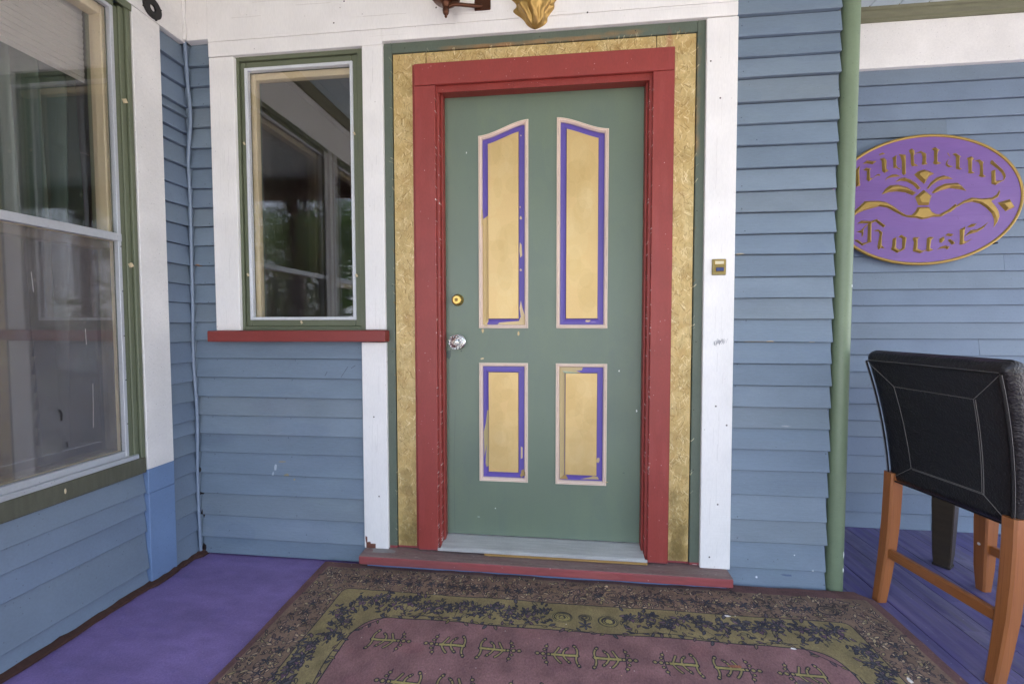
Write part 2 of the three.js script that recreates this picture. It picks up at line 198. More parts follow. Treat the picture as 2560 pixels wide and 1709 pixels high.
const doorSheet = ctex(Math.round(DW * dS), 2048, (g, w, h) => {
  const q = rng(15), X = (x) => (x - DX) * dS, Y = (y) => h - (y - DY) * dS, poly = (pts, c) => { g.fillStyle = c; g.beginPath(); pts.forEach(([x, y], i) => (i ? g.lineTo(X(x), Y(y)) : g.moveTo(X(x), Y(y)))); g.closePath(); g.fill(); };
  g.fillStyle = '#6c7b69'; g.fillRect(0, 0, w, h);
  for (let i = 0; i < 160; i++) { g.fillStyle = `rgba(${q() < 0.5 ? '92,110,98' : '124,136,112'},.07)`; g.beginPath(); g.ellipse(q() * w, q() * h, 20 + 50 * q(), 60 + 120 * q(), 0, 0, 7); g.fill(); }
  const P = (i, pts, c) => poly(pts, c);
  panels.forEach((p, i) => {
    poly(outline(p, 0), '#ecd9c6'); for (const [d, c] of [[0.0058, '#cdb09c'], [0.007, '#eed9c8'], [0.0128, '#dcc0ae'], [0.014, '#ecd6c4']]) poly(outline(p, d), c); poly(outline(p, 0.018), '#6455a6'); poly(outline(p, 0.0445), '#d2b276');
    for (let k = 0; k < 26; k++) { const x = lerp(p.x0, p.x1, 0.25 + 0.5 * q()), y = lerp(p.y0 + 0.05, p.yl - 0.05, q()); g.save(); g.beginPath(); outline(p, 0.046).forEach(([a, b], j) => (j ? g.lineTo(X(a), Y(b)) : g.moveTo(X(a), Y(b)))); g.clip(); g.fillStyle = `rgba(${q() < 0.55 ? '226,202,150' : '176,144,86'},.10)`; g.beginPath(); g.ellipse(X(x), Y(y), 20 + 40 * q(), 24 + 60 * q(), 0, 0, 7); g.fill(); g.restore(); }
    for (let k = 0; k < 10; k++) { g.strokeStyle = 'rgba(120,86,76,.5)'; g.lineWidth = 0.8; const e = k % 2 ? p.x0 + 0.008 : p.x1 - 0.008, y = lerp(p.y0, p.yl, q()); g.beginPath(); g.moveTo(X(e), Y(y)); g.lineTo(X(e + 0.001), Y(y - 0.05 * q())); g.stroke(); }
  });
  const tan = '#cdb37c', cream = '#dcc596';
  // worn purple: bare gold primer down the left bevel, chips elsewhere
  poly([[-0.367, 1.61], [-0.341, 1.625], [-0.341, 1.14], [-0.35, 1.125], [-0.367, 1.123]], tan); poly([[-0.372, 1.66], [-0.367, 1.65], [-0.365, 1.6], [-0.372, 1.56]], cream);
  poly([[-0.3, 1.125], [-0.17, 1.122], [-0.17, 1.16], [-0.183, 1.2], [-0.19, 1.235], [-0.196, 1.2], [-0.19, 1.16], [-0.2, 1.14], [-0.25, 1.137], [-0.29, 1.133]], cream);
  poly([[-0.195, 1.50], [-0.187, 1.49], [-0.184, 1.44], [-0.193, 1.43], [-0.197, 1.46]], cream); for (const [x, y, a, b] of [[-0.193, 1.66, 3, 4], [-0.19, 1.61, 5, 8], [-0.19, 1.375, 5, 6], [-0.19, 1.98, 3, 3], [-0.352, 1.122, 8, 9]]) blot(g, X(x), Y(y), a, b, cream, q);
  blot(g, X(0.115), Y(1.14), 12, 5, cream, q); blot(g, X(0.14), Y(1.135), 14, 3, '#8a78b8', q);
  poly([[-0.349, 0.72], [-0.342, 0.725], [-0.342, 0.46], [-0.352, 0.452], [-0.358, 0.47], [-0.352, 0.56], [-0.363, 0.5], [-0.366, 0.62], [-0.356, 0.66]], '#b9aa78'); poly([[-0.19, 0.555], [-0.182, 0.55], [-0.182, 0.5], [-0.19, 0.496]], cream); blot(g, X(-0.18), Y(0.425), 13, 16, '#b39760', q);
  poly([[-0.012, 0.93], [0.095, 0.929], [0.09, 0.915], [0.065, 0.912], [0.09, 0.903], [0.013, 0.903], [0.013, 0.432], [-0.01, 0.407]], '#c2ad7c'); poly([[0.0, 0.912], [0.07, 0.905], [0.07, 0.9], [0.01, 0.9]], '#b7bda0'); poly([[0.085, 0.41], [0.17, 0.412], [0.165, 0.425], [0.145, 0.43], [0.13, 0.422]], '#c2ad7c'); poly([[-0.012, 0.407], [0.03, 0.408], [0.02, 0.43], [0.012, 0.43]], '#a98c58'); blot(g, X(0.166), Y(0.5), 7, 13, '#cdb584', q);
  for (const [x, y, a, b, c] of [[-0.367, 1.095, 6, 10, tan], [-0.2, 1.083, 5, 9, tan], [-0.37, 0.965, 8, 4, cream], [0.255, 0.915, 3, 5, '#f0f0ea'], [-0.44, 1.91, 2.5, 5, '#f2f2ee'], [0.335, 0.735, 3, 6, '#e8ebe6'], [-0.39, 0.215, 7, 3, '#9fb0a4'], [-0.31, 0.26, 3, 3, '#e6eae6'], [0.205, 0.405, 6, 2, tan], [0.28, 0.45, 5, 2, '#55655a'], [-0.53, 0.985, 12, 26, '#4a5a52'], [-0.47, 1.0, 3, 4, '#3f4c45']]) blot(g, X(x), Y(y), a, b, c, q);
  dots(g, 40, 0, w, 0, h, ['rgba(60,72,64,.6)', 'rgba(200,208,200,.4)'], 0.5, 1.4, q);
  g.strokeStyle = 'rgba(60,76,66,.6)'; g.lineWidth = 1; g.beginPath(); g.moveTo(X(-0.5), Y(0.72)); g.lineTo(X(-0.508), Y(0.45)); g.lineTo(X(-0.505), Y(0.15)); g.stroke();
}, (x, y) => 0.96 + 0.04 * vn(x / 110, y / 160, 38) + 0.02 * (vn(x / 1.5, y / 1.5, 39) - 0.5) * 2);

// ---------- shared materials ----------
const M = {
  white: std(0xffffff, 0.55, { map: whiteSheet, bumpMap: rep(grainBump, 1.2, 5), bumpScale: 0.0006 }),
  blue: std(0xffffff, 0.6, { map: blueSheet, bumpMap: rep(grainBump, 3, 4), bumpScale: 0.0007 }),
  whiteT: std(WHITE, 0.55, { map: paint, bumpMap: grainBump, bumpScale: 0.0006 }),
  blueT: [0, 1, 2].map((i) => std(['#7a8a9d', '#758599', '#788797'][i], 0.6, { map: paint, bumpMap: grainBump, bumpScale: 0.0007 })),
  blueBright: std('#7690b6', 0.55, { map: paint, bumpMap: paintBump, bumpScale: 0.0004 }),
  green: std('#6b725a', 0.5, { map: paint, bumpMap: grainBump, bumpScale: 0.0005 }),
  surround: std(0xffffff, 0.5, { map: surroundSheet, bumpMap: rep(grainBump, 1.7, 2.4), bumpScale: 0.0004 }),
  gold: std(0xffffff, 0.42, { map: surroundSheet, metalness: 0.15, bumpMap: rep(osbBump, 3, 4.4), bumpScale: 0.006 }),
  door: std(0xffffff, 0.42, { map: doorSheet, bumpMap: rep(paintBump, 2, 4), bumpScale: 0.0003 }),
  doorGold: std(0xffffff, 0.4, { map: doorSheet, metalness: 0.25, bumpMap: rep(paintBump, 3, 6), bumpScale: 0.0003 }),
  red: std('#8d3832', 0.5, { map: paint, bumpMap: grainBump, bumpScale: 0.0006 }),
  alu: std('#c9ccd0', 0.42, { metalness: 0.35, map: paint, bumpMap: paintBump, bumpScale: 0.0002 }),
  aluWhite: std('#dcdfe2', 0.4, { map: paint }),
  cream: std('#d8c6a0', 0.6, { map: paint, bumpMap: paintBump, bumpScale: 0.0008 }),
  dark: std('#2a2320', 0.9), glass: phy({ color: 0xffffff, transmission: 1, roughness: 0, ior: 1.58, thickness: 0 }),
  brass: std('#b99a55', 0.3, { metalness: 0.85 }), gild: std('#a88844', 0.32, { metalness: 0.5, map: rep(paint, 6, 6), bumpMap: rep(paintBump, 5, 5), bumpScale: 0.0022 }),
  rot: std('#4a2f26', 0.95, { map: grain, bumpMap: grainBump, bumpScale: 0.004 }), maroon: std('#5a3030', 0.7, { map: paint }),
  room: std('#6a5f55', 0.9), screen: std('#575555', 0.9, { transparent: true, opacity: 0.45 }),
};
const uvF = (g) => uvP(g, FX, 0, FW, FH);

// ---------- front wall ----------
// one clapboard: wedge section, thick lower edge, between rows yb and yt, along u
function clap(u0, u1, yb, yt, place, o = {}) {
  const st = 5, rings = [], th = (o.th ?? 0.0155) + rr(-0.0015, 0.0015), top = yt - rr(0.0024, 0.0036), j0 = rr(-0.0012, 0.0012), j1 = rr(-0.0012, 0.0012), ph = rr(0, 6);
  for (let i = 0; i < st; i++) {
    const t = i / (st - 1), u = lerp(u0, u1, t), dy = lerp(j0, j1, t) + 0.0007 * Math.sin(ph + t * 5), b = yb + dy, n = th + 0.0008 * Math.sin(ph * 2 + t * 4);
    rings.push([[-0.009, b], [n - 0.0015, b], [n, b + 0.002], [-0.001, top], [-0.009, top]].map(([k, y]) => place(u, y, k)));
  }
  return loft(rings);
}
const onFront = (u, y, n) => [u, y, n], onLeft = (u, y, n) => [-1.775 + n, y, u], onBack = (u, y, n) => [u, y, -0.655 + n];
const fw = thing('front_wall', 'blue clapboard porch wall with white trim boards around the red framed door', 'wall');
const rowsL = [0.008, 0.089, 0.198, 0.306, 0.406, 0.509, 0.599, 0.689, 0.779, 0.872, 0.964, 1.05, 1.137, 1.227, 1.318, 1.408, 1.501, 1.59, 1.678, 1.769, 1.864, 1.957, 2.053, 2.149, 2.242, 2.334, 2.43];
const rowsR = [-0.005, 0.088, 0.2, 0.297, 0.403, 0.509, 0.599, 0.689, 0.778, 0.869, 0.961, 1.052, 1.147, 1.235, 1.322, 1.414, 1.498, 1.587, 1.675, 1.767, 1.859, 1.946, 2.033, 2.132, 2.214, 2.295, 2.381, 2.47, 2.56, 2.65];
const rowsB = [0.0, 0.089, 0.196, 0.304, 0.404, 0.508, 0.596, 0.688, 0.776, 0.865, 0.957, 1.044, 1.132, 1.224, 1.309, 1.403, 1.49, 1.578, 1.666, 1.756, 1.845, 1.934, 2.023, 2.112, 2.201, 2.291, 2.39, 2.475];
const rowsS = [0.012, 0.125, 0.224, 0.312, 0.415, 0.512, 0.602, 0.668, 0.759, 0.853, 0.946, 1.043, 1.133, 1.228, 1.316, 1.405, 1.499, 1.59, 1.681, 1.77, 1.866, 1.959, 2.022, 2.098, 2.142, 2.237, 2.331, 2.43];
const blues = ['#ffffff', '#f3f6fa', '#fbf8f4', '#eef1f4', '#f8fafc'].map((c) => { const m = M.blue.clone(); m.color.set(c); return m; });
for (let i = 0; i + 1 < rowsL.length; i++) part('clapboard', uvF(clap(-1.757, rowsL[i] < 1.0 ? -0.905 : -1.62, rowsL[i], rowsL[i + 1], onFront)), blues[(i * 7 + 3) % 5], fw);
for (let i = 0; i + 1 < rowsR.length; i++) part('clapboard', uvF(clap(0.69, 1.102 + rr(-0.003, 0.003), rowsR[i], rowsR[i + 1], onFront, { th: 0.016 })), blues[(i * 3 + 1) % 5], fw);
{ // sheathing behind the boards, with openings for the window and the door
  const s = (a, b, c, d) => box(a, b, c, d, -0.12, -0.012, 0.001);
  part('sheathing', uvF(merge([s(-1.9, -1.53, -0.05, 2.76), s(-1.53, -0.9, -0.05, 1.06), s(-1.53, -0.9, 2.38, 2.76), s(-0.9, -0.59, -0.05, 2.76), s(-0.59, 0.4, 2.2, 2.76), s(0.4, 1.1, -0.05, 2.76)])), M.blue, fw);
  part('sheathing', uvF(merge([box(1.0, 1.1, -0.05, 2.76, -0.66, -0.12, 0.001)])), M.blue, fw);
}
const tb = (x0, x1, y0, y1, z1 = 0.024, f) => { const g = box(x0, x1, y0, y1, -0.012, z1, 0.002); return part('trim_board', uvF(f ? lean(g, f) : g), M.white, fw); };
tb(-1.636, -1.513, 1.096, 2.3595); tb(-0.893, -0.7985, 1.1, 2.3625); tb(-0.914, -0.797, 0.083, 1.043);
tb(0.583, 0.706, 0.08, 2.372, 0.024, (x, y, z) => [x + 0.009 * (1 - y / 2.37), y, z]);
{ // frieze boards over the window and the door, a hairline gap between the two courses
  const hd = (x0, x1, y0, y1, z1) => part('frieze_board', uvF(box(x0, x1, y0, y1, -0.012, z1, 0.0015)), M.white, fw);
  hd(-1.7545, -1.6365, 2.444, 2.74, 0.0255); hd(-1.6365, -0.797, 2.363, 2.4285, 0.0255); hd(-0.797, 0.703, 2.3755, 2.4285, 0.0258); hd(-1.6365, 0.703, 2.4297, 2.74, 0.0268);
  for (const [x, y, r] of [[-1.461, 2.558, 0.021], [-1.0, 2.535, 0.018]]) part('paint_blister', uvF(at(new THREE.SphereGeometry(r, 20, 10).scale(1, 1, 0.1), x, y, 0.0266)), M.white, fw);
}
part('corner_batten', uvF(box(-1.7735, -1.7575, 0.03, 2.44, -0.012, 0.012, 0.002)), M.blue, fw);
const corner = (pts, r) => tube(pts, r, 110, 8);
const wirePts = []; for (let i = 0; i <= 34; i++) { const y = 0.02 + 2.42 * i / 34; wirePts.push([-1.752 + 0.009 * (vn(y * 3.1, 2, 71) - 0.5) * 2 + (y > 1.9 && y < 2.25 ? 0.016 * Math.sin((y - 1.9) * 8.9) : 0), y, 0.024 + 0.004 * (vn(y * 4, 5, 72) - 0.5)]); }
const wire = thing('wall_cable', 'painted cable running down the inside corner from frieze to floor', 'cable');
part('cable_run', uvM(corner(wirePts, 0.0068)), std('#8b9aae', 0.45, { map: paint }), wire);
part('cable_run', uvM(corner(wirePts.map(([x, y, z], i) => [x - 0.011 + 0.004 * Math.sin(i * 1.3), y, z - 0.006]), 0.0042)), std('#76889e', 0.5, { map: paint }), wire);
part('cable_run', uvM(corner([0, 1, 2, 3, 4, 5, 6].map((i) => [-1.75 + 0.004 * Math.sin(i * 2.2), 2.44 + i * 0.05, 0.032 + 0.003 * Math.cos(i * 1.7)]), 0.0105)), M.whiteT, wire);

// ---------- door surround ----------
const df = thing('door_frame', 'red door casing with gold textured panels and green outer strips', 'door frame');
const uvS = (g) => uvP(g, SX, 0, SW, SH);
const sp = (name, m, ...b) => part(name, uvS(box(...b)), m, df);
sp('green_strip', M.surround, -0.7985, -0.7605, 0.083, 2.3755, -0.012, 0.009); sp('green_strip', M.surround, 0.5505, 0.5935, 0.083, 2.3755, -0.012, 0.009); sp('green_strip', M.surround, -0.7605, 0.5505, 2.3305, 2.3755, -0.012, 0.008);
sp('gold_panel', M.gold, -0.757, -0.6065, 0.0855, 2.3275, -0.012, 0.0035, 0.001); sp('gold_panel', M.gold, -0.6035, 0.3865, 2.15, 2.3275, -0.012, 0.003, 0.001); sp('gold_panel', M.gold, 0.3895, 0.5475, 0.0855, 2.3275, -0.012, 0.0038, 0.001);
sp('casing', M.surround, -0.655, -0.5605, 0.0875, 2.175, 0.0045, 0.0205); sp('casing', M.surround, 0.3725, 0.4585, 0.0875, 2.1755, 0.0045, 0.0205); sp('casing', M.surround, -0.6545, 0.4588, 2.177, 2.271, 0.0045, 0.0215);
sp('jamb', M.surround, -0.58, -0.5485, 0.0875, 2.1675, -0.125, 0.0025); sp('jamb', M.surround, 0.361, 0.392, 0.0875, 2.1675, -0.125, 0.0025); sp('jamb', M.surround, -0.5485, 0.361, 2.1675, 2.2, -0.125, 0.0025);
sp('door_stop', M.surround, -0.5485, -0.5395, 0.1, 2.1585, -0.0665, -0.024); sp('door_stop', M.surround, 0.352, 0.361, 0.1, 2.1585, -0.0665, -0.024); sp('door_stop', M.surround, -0.5485, 0.361, 2.1585, 2.1675, -0.0665, -0.024);
const wornRed = ctex(1024, 256, (g, w, h) => { const q = rng(201); g.fillStyle = '#97494a'; g.fillRect(0, 0, w, h); for (let i = 0; i < 160; i++) { g.fillStyle = `rgba(${['120,64,62', '164,96,92', '112,84,80', '140,66,66'][i % 4]},.16)`; g.beginPath(); g.ellipse(q() * w, q() * h, 20 + 70 * q(), 5 + 14 * q(), 0, 0, 7); g.fill(); } for (let i = 0; i < 90; i++) blot(g, q() * w, q() * h, 1 + 5 * q() * q(), 0.8 + 2 * q(), ['rgba(226,206,200,.75)', 'rgba(84,50,48,.7)', 'rgba(176,150,142,.7)'][i % 3], q); }, (x, y) => 0.94 + 0.08 * vn(x / 20, y / 4, 202));
const dustyRed = ctex(1024, 256, (g, w, h) => { const q = rng(203); g.fillStyle = '#8d7771'; g.fillRect(0, 0, w, h); for (let i = 0; i < 260; i++) { g.fillStyle = `rgba(${['138,122,116', '128,84,80', '104,80,74', '150,138,132'][i % 4]},.16)`; g.beginPath(); g.ellipse(q() * w, q() * h, 14 + 60 * q(), 5 + 18 * q(), 0, 0, 7); g.fill(); } for (let i = 0; i < 120; i++) blot(g, q() * w, q() * h, 1 + 6 * q() * q(), 0.8 + 2.5 * q(), ['rgba(214,204,198,.6)', 'rgba(84,60,54,.6)', 'rgba(150,70,68,.6)'][i % 3], q); blot(g, 60, 150, 44, 50, 'rgba(150,146,142,.9)', q); }, (x, y) => 0.92 + 0.1 * vn(x / 6, y / 6, 204));
const sillG = (y0, y1, z1, c) => lean(box(-0.908, 0.703, y0, y1, -0.012, z1, c), (x, y, z) => [x, y - (x > 0.4 ? 0.002 : 0) + 0.002 * Math.sin(x * 7), z]);
const sill = part('sill', uvP(sillG(0.046, 0.0815, 0.1, 0.004), -0.92, 0.04, 1.64, 0.41), std(0xffffff, 0.6, { map: wornRed, bumpMap: rep(paintBump, 4, 1), bumpScale: 0.001 }), df);
part('worn_top', uvP(sillG(0.0816, 0.0832, 0.0965, 0.0006), -0.92, -0.02, 1.64, 0.13, 0, 2), std(0xffffff, 0.8, { map: dustyRed, bumpMap: rep(paintBump, 4, 1), bumpScale: 0.001 }), sill);
part('under_sill', uvM(box(-0.885, 0.69, 0.004, 0.0455, -0.012, 0.062, 0.002)), std('#6b82ad', 0.6, { map: paint }), df);
{ // aluminium threshold, sloping, with a lip; a strip of bare wood shows under it
  const sec = [[-0.115, 0.095], [-0.115, 0.128], [-0.066, 0.126], [0.026, 0.109], [0.0305, 0.106], [0.0305, 0.094], [0.026, 0.0935]];
  part('threshold', uvM(loft([-0.5475, -0.2, 0.1, 0.36].map((x) => sec.map(([z, y]) => [x, y, z])))), std('#c6c6c2', 0.5, { metalness: 0.1, map: grain, bumpMap: grainBump, bumpScale: 0.0006 }), df);
  part('threshold', uvM(box(-0.5605, 0.3705, 0.094, 0.107, 0.0305, 0.034, 0.001)), std('#c9c9c6', 0.4, { metalness: 0.2, map: grain }), df);
  part('wood_strip', uvM(box(-0.345, 0.3715, 0.0835, 0.0935, 0.0, 0.036, 0.0015)), std('#a6834c', 0.8, { map: grain, bumpMap: grainBump, bumpScale: 0.002 }), df);
}
// ---------- door ----------
const door = thing('front_door', 'green four panel door with gold panels edged in purple and cream', 'door');
const uvD = (g) => uvP(g, DX, DY, DW, DH), FZ = -0.069;
{
  const s = new THREE.Shape([[-0.546, 0.131], [0.3585, 0.131], [0.3585, 2.165], [-0.546, 2.165]].map((p) => new THREE.Vector2(...p)));
  for (const p of panels) s.holes.push(new THREE.Path(outline(p, 0.0005).map((q) => new THREE.Vector2(...q))));
  const g = new THREE.ExtrudeGeometry(s, { depth: 0.044, bevelEnabled: false }); g.translate(0, 0, FZ - 0.044);
  part('slab', uvD(g), M.door, door);
  const ring = (p, d) => d.map(([i, z]) => outline(p, i).map(([x, y]) => [x, y, FZ + z]));
  for (const p of panels) {
    const sh = new THREE.Shape(outline(p, 0.046).map((q) => new THREE.Vector2(...q))), f = new THREE.ExtrudeGeometry(sh, { depth: 0.012, bevelEnabled: true, bevelSize: 0.0015, bevelThickness: 0.0015, bevelSegments: 2 }); f.translate(0, 0, FZ - 0.0125);
    const field = part('panel', uvD(f), M.doorGold, door); field.userData.label = 'gold painted raised field';
    part('moulding', uvD(loft(ring(p, [[0, -0.002], [0, 0.003], [0.003, 0.0075], [0.0055, 0.007], [0.006, 0.0042], [0.0075, 0.0044], [0.0095, 0.0078], [0.012, 0.0066], [0.0128, 0.002], [0.0145, 0.002], [0.017, -0.003], [0.0185, -0.0125]]), false)), M.door, field).userData.label = 'cream moulding';
    part('bevel', uvD(loft(ring(p, [[0.018, -0.013], [0.03, -0.011], [0.0425, -0.0065], [0.0455, -0.011], [0.048, -0.011]]), false)), M.door, field).userData.label = 'purple bevel with worn paint';
    part('backing', uvD(box(p.x0 - 0.004, p.x1 + 0.004, p.y0 - 0.004, Math.max(p.yl, p.yr) + 0.004, FZ - 0.047, FZ - 0.045, 0.0005)), M.door, field);
  }
  const lat = (pts, n = 28) => { const g = new THREE.LatheGeometry(pts.map((p) => new THREE.Vector2(...p)), n); g.rotateX(Math.PI / 2); return g; };
  // deadbolt
  const db = part('deadbolt', at(lat([[0, 0.03], [0.017, 0.03], [0.021, 0.0285], [0.0225, 0.026], [0.027, 0.004], [0.028, 0.0015], [0.028, 0]]), -0.484, 1.238, FZ), M.brass, door);
  part('key_cylinder', at(lat([[0, 0.0325], [0.0065, 0.0325], [0.008, 0.031], [0.0085, 0.0295]]), -0.484, 1.238, FZ), std('#8d7440', 0.35, { metalness: 0.8 }), db); part('keyhole', box(-0.4852, -0.4828, 1.2335, 1.2425, FZ + 0.032, FZ + 0.0332, 0.0003), M.dark, db);
  // faceted glass knob on a metal rosette
  const kn = part('knob', (() => { const n = 12, rs = [[0.012, 0.022], [0.023, 0.027], [0.0325, 0.037], [0.035, 0.046], [0.032, 0.057], [0.023, 0.066], [0.013, 0.069]]; return at(loft(rs.map(([r, z], k) => Array.from({ length: n }, (_, i) => { const a = (i + (k % 2) * 0.5) / n * 6.2832; return [Math.cos(a) * r, Math.sin(a) * r, z]; }))), -0.484, 1.043, FZ); })(), phy({ color: 0xffffff, transmission: 1, roughness: 0.02, ior: 1.6, thickness: 0.02 }), door); kn.userData.label = 'faceted clear glass knob';
  part('rosette', at(lat([[0, 0.024], [0.01, 0.024], [0.011, 0.01], [0.026, 0.008], [0.035, 0.003], [0.036, 0]]), -0.484, 1.043, FZ), std('#d9d9d6', 0.18, { metalness: 0.95 }), kn);
}
// ---------- small window ----------
const win = thing('fixed_window', 'narrow window with green sash beside the door above a red sill', 'window');
const frameOf = (x0, x1, y0, y1, w, z0, z1, c) => { const k = Array.isArray(w) ? w : [w, w, w, w]; return [[x0, x0 + k[0], y0, y1], [x1 - k[1], x1, y0, y1], [x0 + k[0], x1 - k[1], y0, y0 + k[2]], [x0 + k[0], x1 - k[1], y1 - k[3], y1]].map((b) => box(...b, z0, z1, c ?? 0.002)); };
for (const g of frameOf(-1.527, -0.9, 1.096, 2.3755, [0.026, 0.024, 0.02, 0.03], -0.11, 0.006)) part('casing', uvM(g, true), M.green, win);
for (const g of frameOf(-1.501, -0.924, 1.116, 2.3455, [0.03, 0.03, 0.034, 0.034], -0.11, -0.004, 0.004)) part('sash', uvM(g, true), M.green, win);
for (const g of frameOf(-1.4765, -0.9485, 1.146, 2.3155, 0.014, -0.02, 0.003, 0.0015)) part('storm_frame', uvM(g), M.aluWhite, win);
part('pane', box(-1.4625, -0.9625, 1.16, 2.3015, -0.009, -0.006, 0.0005), M.glass, win);
for (const g of frameOf(-1.47, -0.955, 1.15, 2.305, [0.026, 0.004, 0.004, 0.03], -0.06, -0.03, 0.002)) part('inner_sash', uvM(g), M.cream, win);
part('pane', box(-1.4445, -0.9585, 1.1535, 2.2755, -0.05, -0.047, 0.0005), M.glass, win);
part('sill', uvM(lean(box(-1.653, -0.787, 1.044, 1.095, -0.012, 0.062, 0.003), (x, y, z) => [x, y + (x + 1.65) * 0.004, z])), M.red, win);
for (const [x, y] of [[-1.482, 1.97], [-0.941, 1.99], [-0.941, 1.35], [-1.215, 1.135], [-1.48, 1.36]]) part('clip', uvM(at(smoothN(new THREE.BoxGeometry(0.007, 0.013, 0.005, 2, 2, 1).rotateZ(0.5)), x, y, 0.006)), M.cream, win);

// ---------- side wall with the large sash window ----------
const sw = thing('side_wall', 'blue clapboard wall at the left with a white board beside its tall window', 'wall');
for (let i = 0; i + 1 < rowsS.length; i++) part('clapboard', uvM(clap(0.012, 0.172, rowsS[i], rowsS[i + 1], onLeft), false, rr(0, 3), rr(0, 3)), M.blueT[i % 3], sw);
{ const r = [0.012, 0.08, 0.24, 0.332, 0.41, 0.497]; for (let i = 0; i + 1 < r.length; i++) for (const [a, b] of [[0.287, 1.17], [1.3, 3.08]]) part('clapboard', uvM(clap(a, b, r[i], r[i + 1], onLeft, { th: i === 1 ? 0.014 : 0.01 }), false, rr(0, 3), rr(0, 3)), M.blueT[(i * 2) % 3], sw); }
const swb = (n, m, z0, z1, y0, y1, x1 = -1.752) => part(n, uvM(box(-1.787, x1, y0, y1, z0, z1, 0.002), true), m, sw);
swb('trim_board', M.whiteT, 0.157, 0.285, 0.508, 2.4285); swb('trim_board', M.blueBright, 0.157, 0.285, 0.404, 0.5075); swb('trim_board', M.blueBright, 0.1575, 0.2845, 0.016, 0.403);
swb('trim_board', M.whiteT, 1.18, 1.29, 0.02, 2.4285); swb('trim_board', M.whiteT, 2.18, 2.3, 0.02, 2.4285);
part('frieze_board', uvM(box(-1.787, -1.7495, 2.43, 2.74, 0.026, 3.08, 0.0015)), M.whiteT, sw);
for (let i = 0; i < 27; i++) part('clapboard', uvM(clap(2.29, 3.08, 0.012 + i * 0.09, 0.102 + i * 0.09, onLeft), false, rr(0, 3), rr(0, 3)), M.blueT[i % 3], sw);
{ const s = (z0, z1, y0, y1) => box(-1.9, -1.787, y0, y1, z0, z1, 0.001); part('sheathing', uvM(merge([s(-0.012, 0.3, -0.05, 2.76), s(0.3, 1.22, -0.05, 0.54), s(0.3, 1.22, 2.43, 2.76), s(1.22, 1.3, -0.05, 2.76), s(1.3, 2.17, -0.05, 0.54), s(1.3, 2.17, 2.43, 2.76), s(2.17, 3.08, -0.05, 2.76)])), M.blueT[0], sw); }
{ // rotted strip along the foot of the wall
  const rings = []; for (let i = 0; i <= 60; i++) { const z = -0.01 + 1.6 * i / 60, w = 0.034 + 0.008 * (vn(z * 30, 1, 81) - 0.5) + (z > 0.16 && z < 0.3 ? 0.012 : 0) + (z < 0.05 ? 0.02 : 0), h = 0.016 + 0.008 * vn(z * 40, 3, 82); rings.push([[-1.79, 0.0025, z], [-1.775 + w, 0.0025, z], [-1.777 + w, h * 0.6, z], [-1.775 + w * 0.5, h, z], [-1.79, h + 0.004, z]]); }
  part('rotted_base', uvM(loft(rings)), M.rot, sw);
}
